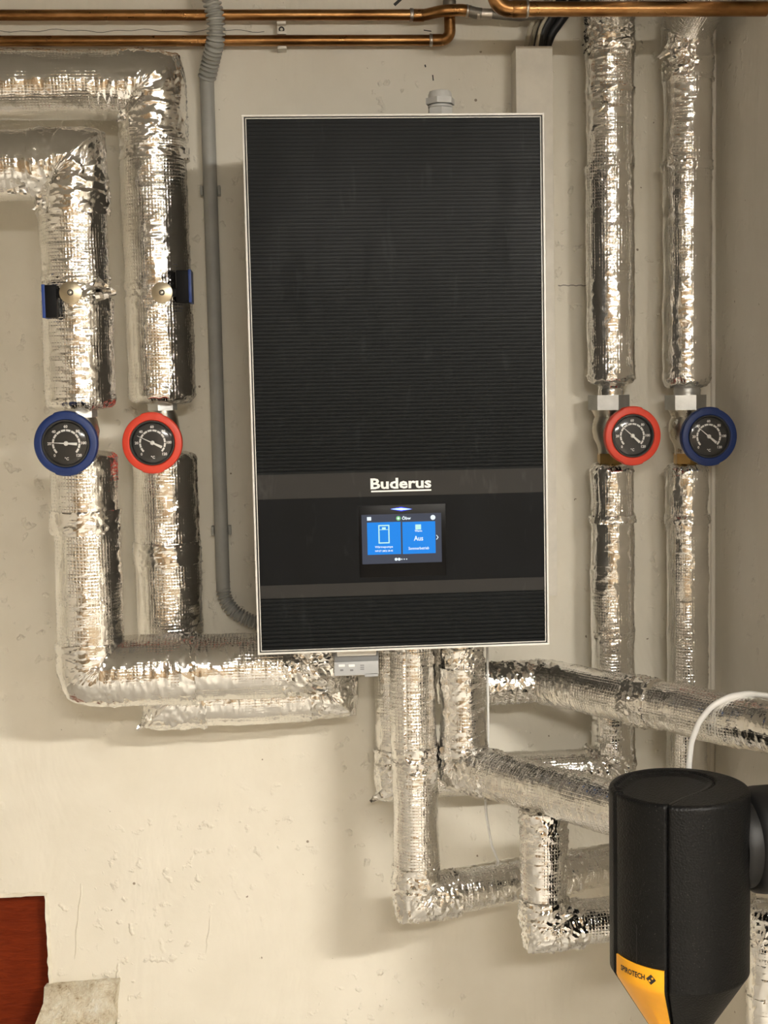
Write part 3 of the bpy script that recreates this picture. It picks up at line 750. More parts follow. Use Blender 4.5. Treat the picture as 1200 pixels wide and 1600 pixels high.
q0 = W(729, 17, -.047); sleeve(t, 'solder_ring', q0, (1, .1, -.05), rC*1.2, 0.004, 'solder')
mb = MB(); tube(mb, [W(731, 17, -.047), W(742, 20, -.045), W(752, 21.5, -.045)], rC*1.05, .02, 20); mb.build('reducer', 'old_fitting', t)
mb = MB(); tube(mb, [W(745, 21.5, -.045), W(768, 22, -.045)], rC*1.02, .02, 20); mb.build('stub', 'solder', t)
mb = MB(); tube(mb, [W(768, 22, -.045), W(812, 26, -.045), W(850, 22, -.05)], rC*0.85, .02, 20); mb.build('dark_stub', 'old_fitting', t)
t = thing('copper_pipe', 'lower of two thin copper pipes, turning up at its right end', 'pipe', (-0.3, YC, zL))
xe = W(702.5, 40, -.022).x; ztc = ZC
mb = MB(); tube(mb, [(XL, YC+.005, zL), (W(676, 62, YC).x, YC+.005, zL)], rC, n=24, ds=0.05); mb.build('pipe_run', 'copper', t)
mb = MB(); tube(mb, [(W(674, 62, YC).x, YC+.005, zL), (xe, YC+.005, zL), (xe, YC+.005, ztc)], rC*1.06, .024, 24); mb.build('elbow', 'copper', t)
sleeve(t, 'solder_ring', (W(673.5, 62, YC).x, YC+.005, zL), (1, 0, 0), rC*1.2, 0.005, 'solder')
sleeve(t, 'fitting_sleeve', (W(683, 62, YC).x, YC+.005, zL), (1, 0, 0), rC*1.14, 0.018, 'copper')
sleeve(t, 'solder_ring', (xe, YC+.005, W(703, 4, YC).z), (0, 0, 1), rC*1.25, 0.010, 'old_fitting')
YK = -0.25; rK = 0.0114; zK = W(1000, 14, YK).z
t = thing('copper_pipe', 'thick bright copper pipe crossing in front at the top right', 'pipe', (0.6, YK, zK))
xk = W(822, 15, YK).x
mb = MB(); tube(mb, [(xk, YK, zK), (XR-0.0005, YK, zK)], rK, n=28, ds=0.05); mb.build('pipe_run', 'copper', t)
xb = W(774, 10, YK).x
mb = MB(); tube(mb, [(xk, YK, zK), (xb, YK, zK), (xb, YK, ZC)], rK*1.10, 0.045, 28); mb.build('elbow', 'copper', t)
sleeve(t, 'fitting_sleeve', (xk-0.011, YK, zK), (1, 0, 0), rK*1.16, 0.022, 'copper')
sleeve(t, 'solder_ring', (xk+0.001, YK, zK), (1, 0, 0), rK*1.18, 0.004, 'solder')
# double pipe clip
xq = W(440, 45, YC).x; w = 0.0075
t = thing('pipe_clip', 'small white double clip holding the two copper pipes to the wall', 'pipe clip', (xq, -0.015, W(440, 78, YC).z))
mb = MB(); mb.box(xq-w, xq+w, -0.016, -0.0003, zL+0.012, zU-0.012, 0.001); mb.build('clip_body', 'duct_white', t)
for zc, s in ((zU, 1), (zU, -1), (zL, 1), (zL, -1)):
    z = zc + s*(rC+0.003); mb = MB(); mb.box(xq-w, xq+w, -0.030, -0.0003, z-0.0025, z+0.0025, 0.001); mb.build('clip_jaw', 'duct_white', t)
zm = (zU+zL)/2; mb = MB(); mb.lathe((xq, -0.016, zm), (0, -1, 0), [(0.005, 0), (0.005, 0.0006), (0.0035, 0.0008)], 18); sc = mb.build('screw_hole', 'gap_black', t)
mb = MB(); mb.lathe((xq, -0.0168, zm), (0, -1, 0), [(0.0026, 0), (0.0022, 0.0012)], 14); mb.build('screw', 'nickel', sc)

# ------------------------------------------------------------------ insulated pipes
def zpx(py, px, Y): return W(px, py, Y).z
def xpx(px, py, Y): return W(px, py, Y).x

# -- A: outer left pipe with the blue gauge
YA, rA = -0.225, 0.0520
xA = xpx(127, 640, YA); zA1 = zpx(258, 60, YA); zA2 = zpx(1046, 250, YA); xA2 = xpx(487, 1046, YA)
pA1 = Path([(XL, YA, zA1), (xA, YA, zA1), (xA, YA, zpx(640, 125, YA))], 0.020, ds=0.0023, outer=0.045)
A1 = thing('insulated_pipe', 'foil insulated pipe at far left above the blue gauge', 'insulated pipe', (xA, YA, zpx(640, 125, YA)))
sAc = pA1.at((xA, YA, zA1))
sv = lambda pa, py, px, Y: pa.at(W(px, py, Y))
def vs(pa, x, Y, py, px): return pa.at((x, Y, zpx(py, px, Y)))
s_vis = pA1.at((xA-0.35, YA, zA1))
foil('foil_jacket', A1, pA1, rA, s_vis, sAc+0.06, 1.0)
foil('foil_jacket', A1, pA1, rA-0.001, sAc+0.06, vs(pA1, xA, YA, 445, 120), 2.0)
foil('foil_jacket', A1, pA1, rA+0.001, vs(pA1, xA, YA, 470, 120), pA1.L, 3.0, e1='tuck', crumple=0.08)
foil('elbow_wrap', A1, pA1, rA+0.002, sAc-0.055, sAc+0.075, 4.0, crumple=0.42, mat='foil_crumpled')
foil('valve_wrap', A1, pA1, rA-0.003, vs(pA1, xA, YA, 432, 120), vs(pA1, xA, YA, 478, 120), 5.0, crumple=0.8, mat='foil_crumpled')
# lower half of A, turning right under the unit
pA2 = Path([(xA, YA, zpx(706, 130, YA)), (xA, YA, zA2), (xA2, YA, zA2), (xA2, YA, Z0+0.010)], 0.018, ds=0.0023, outer=0.04)
A2 = thing('insulated_pipe', 'foil insulated pipe below the blue gauge at far left, turning right under the unit', 'insulated pipe', (xA, YA, zA2-rA))
c1 = pA2.at((xA, YA, zA2)); c2 = pA2.at((xA2, YA, zA2))
rA2 = 0.0505
foil('foil_jacket', A2, pA2, rA2, 0, vs(pA2, xA, YA, 815, 130), 6.0, e0='tuck', crumple=0.12)
foil('foil_jacket', A2, pA2, rA2+0.001, vs(pA2, xA, YA, 805, 130), c1-0.030, 7.0, crumple=0.06)
foil('elbow_wrap', A2, pA2, rA2+0.004, c1-0.048, c1+0.050, 8.0, crumple=0.30, mat='foil_crumpled', square=0.30)
xj = xpx(305, 1046, YA); sj = pA2.at((xj, YA, zA2))
foil('foil_jacket', A2, pA2, rA+0.003, c1+0.020, sj, 9.0, e1='lip')
foil('foil_jacket', A2, pA2, rA, sj-0.004, c2-0.040, 10.0)
foil('elbow_wrap', A2, pA2, rA-0.004, c2-0.045, c2+0.045, 11.0, crumple=0.95, mat='foil_crumpled')
foil('foil_jacket', A2, pA2, rA-0.008, c2+0.03, pA2.L, 12.0, crumple=0.3, mat='foil_crumpled')
foil('tape_band', A2, pA2, rA+0.0045, sj-0.022, sj+0.006, 13.0, crumple=0.12, mat='foil_tape', e1='lip')
foil('tape_band', A2, pA2, rA2+0.002, vs(pA2, xA, YA, 822, 130), vs(pA2, xA, YA, 790, 130), 14.0, crumple=0.3, mat='foil_tape') if False else None
foil('tape_band', A2, pA2, rA2+0.0025, vs(pA2, xA, YA, 795, 130), vs(pA2, xA, YA, 832, 130), 14.0, crumple=0.35, mat='foil_tape')

# -- B: inner left pipe with the red gauge
YB, rB = -0.108, 0.0540
xB = xpx(254, 640, YB); zB1 = zpx(133, 100, YB); zB2 = zpx(1087, 300, YB); xB2 = xpx(517, 1087, YB)
pB1 = Path([(XL, YB, zB1), (xB, YB, zB1), (xB, YB, zpx(630, 252, YB))], 0.020, ds=0.0023, outer=0.045)
B1 = thing('insulated_pipe', 'foil insulated pipe above the red gauge on the left, nearest the top of the wall', 'insulated pipe', (xB, YB, zpx(630, 252, YB)))
cB = pB1.at((xB, YB, zB1))
foil('foil_jacket', B1, pB1, rB, pB1.at((xB-0.5, YB, zB1)), cB-0.03, 21.0)
foil('elbow_wrap', B1, pB1, rB+0.001, cB-0.045, cB+0.085, 22.0, crumple=0.36, mat='foil_crumpled', square=0.6)
foil('foil_jacket', B1, pB1, rB-0.001, cB+0.07, vs(pB1, xB, YB, 455, 250), 23.0)
foil('tape_band', B1, pB1, rB+0.001, vs(pB1, xB, YB, 232, 248), vs(pB1, xB, YB, 252, 248), 24.0, crumple=0.25, mat='foil_tape')
foil('foil_jacket', B1, pB1, rB, vs(pB1, xB, YB, 465, 250), pB1.L, 25.0, e1='tuck', crumple=0.06)
foil('valve_wrap', B1, pB1, rB-0.003, vs(pB1, xB, YB, 440, 250), vs(pB1, xB, YB, 478, 250), 26.0, crumple=0.55, mat='foil_crumpled')
pB2 = Path([(xB, YB, zpx(706, 256, YB)), (xB, YB, zB2), (xB2, YB, zB2), (xB2, YB, Z0+0.010)], 0.018, ds=0.0023, outer=0.04)
B2 = thing('insulated_pipe', 'foil insulated pipe below the left red gauge, running low behind the other pipe', 'insulated pipe', (xB, YB, zB2-rB))
c1 = pB2.at((xB, YB, zB2)); c2 = pB2.at((xB2, YB, zB2)); rB2 = 0.0525
foil('foil_jacket', B2, pB2, rB2, 0, vs(pB2, xB, YB, 852, 258), 27.0, e0='tuck', crumple=0.05)
foil('foil_jacket', B2, pB2, rB2+0.001, vs(pB2, xB, YB, 848, 258), c1-0.03, 28.0)
foil('tape_band', B2, pB2, rB2+0.0025, vs(pB2, xB, YB, 846, 258), vs(pB2, xB, YB, 880, 258), 29.0, crumple=0.2, mat='foil_tape')
foil('elbow_wrap', B2, pB2, rB2+0.001, c1-0.05, c1+0.055, 30.0, crumple=0.55, mat='foil_crumpled')
foil('foil_jacket', B2, pB2, rB2-0.001, c1+0.03, c2-0.03, 31.0)
foil('elbow_wrap', B2, pB2, 0.044, c2-0.05, c2+0.05, 32.0, crumple=0.5, mat='foil_crumpled')
foil('foil_jacket', B2, pB2, 0.042, c2+0.03, pB2.L, 33.0)

# -- E, F: the two right-hand pipes
YE, rE = -0.078, 0.0395
xE = xpx(954.5, 500, YE); xF = xpx(1073.5, 500, YE)
zEt = zpx(18, 955, YE); zFt = zpx(38, 1075, YE)
def right_upper(x, ztop, ybot, px, label, seed):
    pa = Path([(x, -0.46, min(ztop+0.10, ZC-0.046)), (x, YE, ztop), (x, YE, zpx(ybot, px, YE))], 0.018, ds=0.0023, outer=0.04)
    t = thing('insulated_pipe', label, 'insulated pipe', (x, YE, zpx(ybot, px, YE)))
    c = pa.at((x, YE, ztop))
    return pa, t, c
pE, E1, cE = right_upper(xE, zEt, 600, 955, 'foil insulated pipe above the red gauge on the right', 0)
foil('foil_jacket', E1, pE, rE, 0, cE-0.03, 41.0)
foil('elbow_wrap', E1, pE, rE+0.0005, cE-0.05, vs(pE, xE, YE, 82, 955), 42.0, crumple=0.6, mat='foil_crumpled')
foil('foil_jacket', E1, pE, rE-0.0005, vs(pE, xE, YE, 78, 955), vs(pE, xE, YE, 262, 955), 43.0, crumple=0.05)
foil('tape_band', E1, pE, rE+0.001, vs(pE, xE, YE, 138, 955), vs(pE, xE, YE, 150, 955), 44.0, crumple=0.4, mat='foil_tape')
foil('foil_jacket', E1, pE, rE+0.0006, vs(pE, xE, YE, 260, 955), pE.L, 45.0, e1='tuck', crumple=0.03)
pF, F1, cF = right_upper(xF, zFt, 604, 1073, 'foil insulated pipe above the blue gauge on the right, by the corner', 0)
foil('foil_jacket', F1, pF, rE+0.004, 0, cF-0.02, 51.0)
foil('elbow_wrap', F1, pF, rE+0.0005, cF-0.03, vs(pF, xF, YE, 128, 1073), 52.0, crumple=0.55, mat='foil_crumpled')
foil('foil_jacket', F1, pF, rE, vs(pF, xF, YE, 120, 1073), vs(pF, xF, YE, 262, 1073), 53.0, crumple=0.05)
foil('tape_band', F1, pF, rE+0.0015, vs(pF, xF, YE, 254, 1073), vs(pF, xF, YE, 268, 1073), 54.0, crumple=0.45, mat='foil_tape')
foil('foil_jacket', F1, pF, rE+0.0003, vs(pF, xF, YE, 260, 1073), pF.L, 55.0, e1='tuck', crumple=0.04)

# E continues below the gauge, turns left behind and rises into the unit (pipe G2)
rE2 = 0.0360; zE2 = zpx(1207, 800, YE); xG2 = xpx(619, 1150, YE)
pE2 = Path([(xE, YE, zpx(724, 955, YE)), (xE, YE, zE2), (xG2, YE, zE2), (xG2, YE, Z0+0.010)], 0.018, ds=0.0023, outer=0.04)
E2 = thing('insulated_pipe', 'foil insulated pipe below the right red gauge, turning left close to the wall', 'insulated pipe', (xE, YE, zE2-rE2))
c1 = pE2.at((xE, YE, zE2)); c2 = pE2.at((xG2, YE, zE2))
foil('foil_jacket', E2, pE2, rE2+0.0006, 0, vs(pE2, xE, YE, 812, 955), 61.0, e0='tuck')
foil('tape_band', E2, pE2, rE2+0.002, vs(pE2, xE, YE, 803, 955), vs(pE2, xE, YE, 816, 955), 62.0, crumple=0.5, mat='foil_tape')
foil('foil_jacket', E2, pE2, rE2, vs(pE2, xE, YE, 808, 955), vs(pE2, xE, YE, 990, 955), 63.0)
foil('foil_jacket', E2, pE2, rE2+0.001, vs(pE2, xE, YE, 986, 955), c1-0.02, 64.0)
foil('elbow_wrap', E2, pE2, rE2+0.002, c1-0.03, c1+0.05, 65.0, crumple=0.75, mat='foil_crumpled')
foil('foil_jacket', E2, pE2, rE2-0.001, c1+0.04, c2-0.03, 66.0)
foil('elbow_wrap', E2, pE2, rE2+0.001, c2-0.05, c2+0.05, 67.0, crumple=0.7, mat='foil_crumpled')
foil('foil_jacket', E2, pE2, rE2, c2+0.04, pE2.L, 68.0)

# F continues down and turns left, forward of the wall, into the front riser G
YG, rG = -0.240, 0.0355
xG = xpx(648, 1200, YG); zG = zpx(1403, 650, YG)
pF2 = Path([(xF, YE, zpx(724, 1073, YE)), (xF, YE, zG), (xG, YG, zG), (xG, YG, Z0+0.010)], 0.018, ds=0.0023, outer=0.04)
F2 = thing('insulated_pipe', 'foil insulated pipe below the right blue gauge, rising again at the front under the unit', 'insulated pipe', (xG, YG, zG-rG))
c1 = pF2.at((xF, YE, zG)); c2 = pF2.at((xG, YG, zG))
foil('foil_jacket', F2, pF2, rG, 0, vs(pF2, xF, YE, 812, 1073), 71.0, e0='tuck', crumple=0.1)
foil('tape_band', F2, pF2, rG+0.001, vs(pF2, xF, YE, 803, 1073), vs(pF2, xF, YE, 818, 1073), 72.0, crumple=0.5, mat='foil_tape')
foil('foil_jacket', F2, pF2, rG-0.0005, vs(pF2, xF, YE, 808, 1073), c1-0.02, 73.0)
foil('elbow_wrap', F2, pF2, rG+0.001, c1-0.04, c1+0.05, 74.0, crumple=0.5, mat='foil_crumpled')
sm = pF2.at(W(893, 1357, -0.15))
foil('foil_jacket', F2, pF2, rG-0.002, c1+0.04, sm+0.01, 75.0)
foil('tape_band', F2, pF2, rG+0.000, sm-0.012, sm+0.02, 76.0, crumple=0.3, mat='foil_tape')
foil('foil_jacket', F2, pF2, rG, sm, c2-0.03, 77.0, crumple=0.08)
foil('elbow_wrap', F2, pF2, rG+0.0015, c2-0.065, c2+0.055, 78.0, crumple=0.6, mat='foil_crumpled')
sk = vs(pF2, xG, YG, 1190, 648)
foil('foil_jacket', F2, pF2, rG, c2+0.04, sk+0.005, 79.0)
foil('tape_band', F2, pF2, rG+0.002, sk-0.012, sk+0.028, 80.0, crumple=0.45, mat='foil_tape')
foil('foil_jacket', F2, pF2, rG+0.0006, sk+0.01, pF2.L, 81.0, crumple=0.03)

# -- D: from the unit down and forward to the dirt separator
xH0 = xpx(722.5, 1090, YG); rD = 0.0370; zD = zpx(1198, 722, YG)
pd = WZ(900, 1247, zD); dirD = Vector((pd.x-xH0, pd.y-YG, 0)).normalized()
def on_D(px):                                # where pipe D crosses the photo column px
    lo, hi = 0.0, 1.2
    for _ in range(60):
        m = (lo+hi)/2; P = Vector((xH0, YG, zD)) + dirD*m; v = P-CAM
        x = 600 + FPX*v.dot(_rt)/v.dot(_fw)
        if x < px: lo = m
        else: hi = m
    return Vector((xH0, YG, zD)) + dirD*lo
SP = on_D(1061)                              # axis of the separator
pD = Path([(xH0, YG, Z0+0.010), (xH0, YG, zD), SP - dirD*0.085], 0.018, ds=0.0023, outer=0.04)
D1 = thing('insulated_pipe', 'foil insulated pipe from under the unit to the black dirt separator', 'insulated pipe', (xH0, YG, zD-rD))
cD = pD.at((xH0, YG, zD))
foil('top_wrap', D1, pD, rD-0.004, 0, vs(pD, xH0, YG, 1045, 722), 91.0, crumple=0.8, mat='foil_crumpled')
foil('foil_jacket', D1, pD, rD-0.0005, vs(pD, xH0, YG, 1040, 722), cD-0.03, 92.0)
foil('elbow_wrap', D1, pD, rD+0.0015, cD-0.035, cD+0.065, 93.0, crumple=0.5, mat='foil_crumpled')
foil('foil_jacket', D1, pD, rD+0.001, cD+0.05, pD.L, 94.0, crumple=0.06)
# -- H: tee from D down and then right
PH = on_D(848); rH = 0.0350; zH = zpx(1448, 848, PH.y)
ph2 = WZ(950, 1437, zH); dH = (Vector((ph2.x-PH.x, ph2.y-PH.y, 0))).normalized()
xJ = W(1207, 1500, -0.30)
pH = Path([(PH.x, PH.y, zD-rD*0.85), (PH.x, PH.y, zH), (PH.x+dH.x*0.34, PH.y+dH.y*0.34, zH)], 0.018, ds=0.0023, outer=0.04)
H1 = thing('insulated_pipe', 'short foil insulated pipe dropping from the separator pipe, the lowest one', 'insulated pipe', (PH.x, PH.y, zH-rH))
cH = pH.at((PH.x, PH.y, zH))
foil('top_wrap', H1, pH, rH-0.001, 0, 0.045, 101.0, crumple=0.7, mat='foil_crumpled')
foil('foil_jacket', H1, pH, rH, 0.03, cH-0.02, 102.0, crumple=0.12)
foil('elbow_wrap', H1, pH, rH+0.0015, cH-0.045, cH+0.055, 103.0, crumple=0.6, mat='foil_crumpled')
foil('foil_jacket', H1, pH, rH-0.001, cH+0.04, pH.L, 104.0)
# -- C: from behind out to the right wall
YCc, rCc = -0.140, 0.0365
zCc = zpx(1064, 850, YCc); pc = WZ(1200, 1136, zCc); b0 = W(848, 1064, YCc); b0.z = zCc
dC = Vector((pc.x-b0.x, pc.y-b0.y, 0)).normalized(); endC = b0 + dC*((XR-0.001-b0.x)/dC.x)
xC0 = xpx(712, 1064, YCc)
pC = Path([(xC0, YCc, Z0+0.010), (xC0, YCc, zCc), b0, endC], 0.018, ds=0.0023, outer=0.04)
C1 = thing('insulated_pipe', 'long foil insulated pipe slanting from behind the unit to the right wall', 'insulated pipe', (b0.x, b0.y, zCc-rCc))
cc = pC.at((xC0, YCc, zCc)); cb = pC.at(b0)
foil('foil_jacket', C1, pC, rCc-0.002, 0, cc+0.06, 111.0, crumple=0.2)
foil('foil_jacket', C1, pC, rCc-0.002, cc+0.05, cb-0.005, 112.0, crumple=0.45, mat='foil_crumpled')
s1 = pC.at(WZ(1000, 1096, zCc))
foil('foil_jacket', C1, pC, rCc+0.001, cb-0.010, s1, 113.0, crumple=0.04)
foil('tape_band', C1, pC, rCc+0.003, s1-0.02, s1+0.03, 114.0, crumple=0.4, mat='foil_tape')
foil('foil_jacket', C1, pC, rCc+0.001, s1-0.01, pC.L, 115.0)
# -- J: riser at the lower right edge
YJ = SP.y + 0.17
xJ = xpx(1203, 1500, YJ); zJ = zpx(1412, 1203, YJ); rJ = 0.0345
pJ = Path([(xJ, YJ, zJ), (xJ, YJ, 0.0)], 0.03)
J1 = thing('insulated_pipe', 'vertical foil insulated pipe at the lower right edge behind the separator', 'insulated pipe', (xJ, YJ, 0))
foil('top_wrap', J1, pJ, rJ, 0, 0.06, 121.0, crumple=0.8, e0='tuck', mat='foil_crumpled')
foil('foil_jacket', J1, pJ, rJ, 0.05, vs(pJ, xJ, YJ, 1555, 1203), 122.0, crumple=0.1)
foil('foil_jacket', J1, pJ, rJ+0.001, vs(pJ, xJ, YJ, 1550, 1203), pJ.L, 123.0)

# torn scraps at joints
for par, px, py, Y, d, sz, sd in [(A1, 40, 296, YA-0.04, (-1, -.4, -.2), .028, 1), (A1, 62, 306, YA-0.03, (-.3, -.5, -1), .025, 2), (A1, 75, 282, YA-.05, (.5, -.6, .6), .03, 3),
        (E2, 600, 1238, YE-0.025, (-1, -.3, -.6), .028, 4), (B1, 196, 178, YB-.05, (-.5, -.7, -.5), .03, 6), (B1, 205, 165, YB-.055, (.6, -.5, .7), .028, 7),
        (E1, 948, 150, YE-.042, (-.5, -.3, -1), .03, 8), (F1, 1050, 70, YE-.03, (-.7, -.4, -.7), .035, 9),
        (A1, 150, 462, YA-.045, (1, -.5, .1), .035, 11), (A1, 150, 440, YA-.045, (1, -.3, -.6), .03, 12), (E2, 925, 1180, YE-.03, (-.6, -.5, .8), .035, 13), (E2, 938, 1176, YE-.034, (-.2, -.5, .9), .03, 14),
        (F2, 664, 1390, YG-.034, (.8, -.4, .5), .03, 15), (A2, 500, 1075, YA-.03, (.7, -.5, -.6), .035, 16), (A2, 480, 1050, YA-.04, (.6, -.6, .4), .04, 17), (A2, 470, 1070, YA-.04, (.9, -.5, -.2), .045, 18),
        (H1, 868, 1440, PH.y-.03, (.7, -.5, .5), .03, 19), (B2, 232, 1120, YB-.04, (-.6, -.6, -.5), .03, 20), (D1, 780, 1230, -0.31, (.8, -.6, -.4), .03, 21)]:
    flap('foil_scrap', par, W(px, py, Y), d, sz, sd)

# ------------------------------------------------------------------ ball valves with thermometer handles
RG = 0.0478
def gauge(parent, cpx, cpy, Y, mat, needle_deg, tilt=(0, 0), seed=0):
    c = W(cpx, cpy, Y)
    nrm = Vector((tilt[0], -1, tilt[1])).normalized()
    ux = Vector((0, 0, 1)).cross(nrm); ux = -ux if ux.x < 0 else ux; ux.normalize(); uy = nrm.cross(ux); uy = -uy if uy.z < 0 else uy
    def pt(a, b, h=0): return c + ux*a + uy*b + nrm*h
    def rm(t):                                # raised grips at the top and bottom of the ring
        d = math.degrees(t) % 180
        return 1.0 + (0.030 if 70 < d < 112 else 0.0)
    hint = ux
    def ring(prof, n=96, rmod=None):
        mb = MB(); a, u, v = basis(nrm, hint); V = []; F = []; m = len(prof)
        for r, h in prof:
            for k in range(n):
                t = 2*PI*k/n; q = r*(rmod(t) if rmod and r > 0.04 else 1); V.append(c + nrm*h + (ux*math.cos(t)+uy*math.sin(t))*q)
        for i in range(m):
            for k in range(n): F.append((i*n+k, i*n+(k+1) % n, ((i+1) % m)*n+(k+1) % n, ((i+1) % m)*n+k))
        mb.add(V, F); return mb
    o = ring([(0.0335, -0.010), (0.0455, -0.012), (0.0472, -0.010), (0.0475, 0.0008), (0.0464, 0.0030), (0.0442, 0.0040), (0.0376, 0.0040), (0.0362, 0.0032), (0.0352, 0.0004)], rmod=rm).build('handle_ring', mat, parent, True, 28)
    for ang, d in ((82, .0006), (101, .0006), (262, .0006), (281, .0006)):
        t = math.radians(ang); w = 0.0007; mb = MB()
        er = ux*math.cos(t)+uy*math.sin(t); et = -ux*math.sin(t)+uy*math.cos(t)
        P = [c + er*r + et*s*w + nrm*h for r, h in ((0.0368, .0046), (0.0420, .0047), (.0462, .0036)) for s in (-1, 1)]
        mb.add(P, [(0, 1, 3, 2), (2, 3, 5, 4)]); mb.build('grip_ridge', mat, o, False)
    dial = ring([(0.0005, -0.006), (0.0350, -0.006), (0.0350, -0.002), (0.0005, -0.002)]).build('dial', 'dial_black', parent, True, 40)
    ring([(0.0352, -0.004), (0.0352, 0.0035), (0.0335, 0.0035), (0.0318, 0.0006), (0.0310, -0.0018), (0.0318, -0.004)]).build('bezel', 'bezel_black', dial, True, 50)
    hz = -0.0018
    for k in range(12):                       # scale, 0 at lower left, 120 at lower right
        t0 = 225-22.5*k-1.6; t1 = 225-22.5*(k+1)+1.6; mb = MB(); V = []; F = []
        for i in range(6):
            t = math.radians(t0+(t1-t0)*i/5); V += [pt(0.0182*math.cos(t), 0.0182*math.sin(t), hz), pt(0.0212*math.cos(t), 0.0212*math.sin(t), hz)]
            if i: F.append((2*i-2, 2*i-1, 2*i+1, 2*i))
        mb.add(V, F); mb.build('scale_mark', 'mark_white', dial, False)
    for k, s in enumerate(('0', '20', '40', '60', '80', '100', '120')):
        t = math.radians(225-45*k); R = 0.0252 if len(s) < 3 else 0.0258
        V, F = text_geo(s, 0.0058, 0.0002); mb = MB(); mb.add([pt(R*math.cos(t)+a, R*math.sin(t)+b, hz) for a, b in V], F); mb.build('numeral', 'mark_white', dial, False)
    V, F = text_geo('°C', 0.0058, 0.0002); mb = MB(); mb.add([pt(a, -0.0232+b, hz) for a, b in V], F); mb.build('unit_mark', 'mark_white', dial, False)
    t = math.radians(needle_deg); e = (math.cos(t), math.sin(t)); f = (-e[1], e[0])
    mb = MB(); mb.prism([(0.0265, .0003), (0.0265, -.0003), (0.002, -.0009), (-0.004, -.0014), (-0.0165, -.0021), (-0.0165, .0021), (-0.004, .0014), (0.002, .0009)], pt(0, 0, -.0006), ux*e[0]+uy*e[1], ux*f[0]+uy*f[1], nrm*0.0006)
    mb.build('needle', 'mark_white', dial, False)
    mb = MB(); mb.lathe(pt(0, 0, -.0015), nrm, [(0.0034, 0), (0.0034, .002), (0.0026, .0026)], 24); mb.build('needle_hub', 'mark_white', dial)
    mb = MB(); a_, u_, v_ = basis(nrm)
    mb.lathe(pt(0, 0, 0), nrm, [(0.0330, 0.0016), (0.030, 0.0026), (0.022, 0.0038), (0.012, 0.0046), (0.0005, 0.0049)], 48, cap=False); mb.build('lens', 'lens', dial)
    return c, nrm

def hexa(parent, name, x, Y, z0, z1, r, mat, rot=0.0):
    mb = MB(); bm = bmesh.new()
    mb.prism([(r*math.cos(PI/3*k+rot), r*math.sin(PI/3*k+rot)) for k in range(6)], (x, Y, z0), (1, 0, 0), (0, 1, 0), (0, 0, z1-z0)); bm.free()
    return mb.build(name, mat, parent, True, 25)

def left_valve(x, Y, ytop, ybot, px, gpx, gpy, gY, mat, needle, label):
    zt, zb = zpx(ytop, px, Y), zpx(ybot, px, Y)
    t = thing('ball_valve', label, 'ball valve', (x, Y, zb), 'ball valves with round thermometer handles')
    zc = (zt+zb)/2
    mb = MB(); mb.lathe((x, Y, zb), (0, 0, 1), [(0.019, 0), (0.019, (zt-zb)*.2), (0.024, (zt-zb)*.3), (0.027, (zt-zb)*.5), (0.024, (zt-zb)*.7), (0.020, (zt-zb)*.8), (0.020, zt-zb)], 32)
    mb.build('valve_body', 'nickel', t)
    hexa(t, 'union_nut', x, Y, zt-0.020, zt-0.001, 0.0245, 'galvanised', .3)
    c, nrm = gauge(t, gpx, gpy, gY, mat, needle, (-.04, .02))
    a = Vector((x, Y, c.z)); b = c - nrm*0.010
    mb = MB(); tube(mb, [a, b], 0.012, n=20, ds=0.01); mb.build('stem', 'lever_black', t)
    return t
left_valve(xA, YA, 632, 716, 130, 103, 693, -0.300, 'ring_blue', 176, 'ball valve with blue ring thermometer at far left, needle pointing left')
left_valve(xB, YB, 622, 716, 256, 238, 692, -0.185, 'ring_red', 154, 'ball valve with red ring thermometer on the left')

def right_valve(x, Y, px, gpx, gpy, gY, mat, needle, label, nutpx, neck):
    z = lambda py: zpx(py, px, Y)
    t = thing('ball_valve', label, 'ball valve', (x, Y, z(726)), 'ball valves with round thermometer handles')
    xn = xpx(nutpx, 630, Y)
    hexa(t, 'union_nut', xn, Y, z(640), z(617), 0.0350, 'galvanised', PI/6+.25)
    mb = MB(); mb.lathe((xn, Y, z(640)), (0, 0, -1), [(0.030, 0), (0.027, .004), (0.0235, .012), (0.0275, .022), (0.0285, .034), (0.026, .048), (0.020, .060), (0.018, .068), (0.018, z(640)-z(710))], 36); mb.build('valve_body', 'nickel', t)
    hexa(t, 'brass_nut', xn+0.002, Y, z(724), z(708), 0.0225, 'brass', .5)
    mb = MB(); tube(mb, [(x, Y, z(617)), (x, Y, z(596))], 0.0225, n=24, wave=lambda s_: 1+0.05*math.sin(s_*900)); mb.build('neck', neck, t)
    c, nrm = gauge(t, gpx, gpy, gY, mat, needle, (.05, .02))
    mb = MB(); tube(mb, [(xn, Y, c.z), c - nrm*0.010], 0.012, n=20, ds=0.01); mb.build('stem', 'lever_black', t)
right_valve(xE, YE, 955, 988.5, 681, -0.160, 'ring_red', 138, 'ball valve with red ring thermometer on the right, hex nut above', 951, 'foil_crumpled')
right_valve(xF, YE, 1073, 1108, 682, -0.160, 'ring_blue', 140, 'ball valve with blue ring thermometer near the right corner', 1071, 'galvanised')

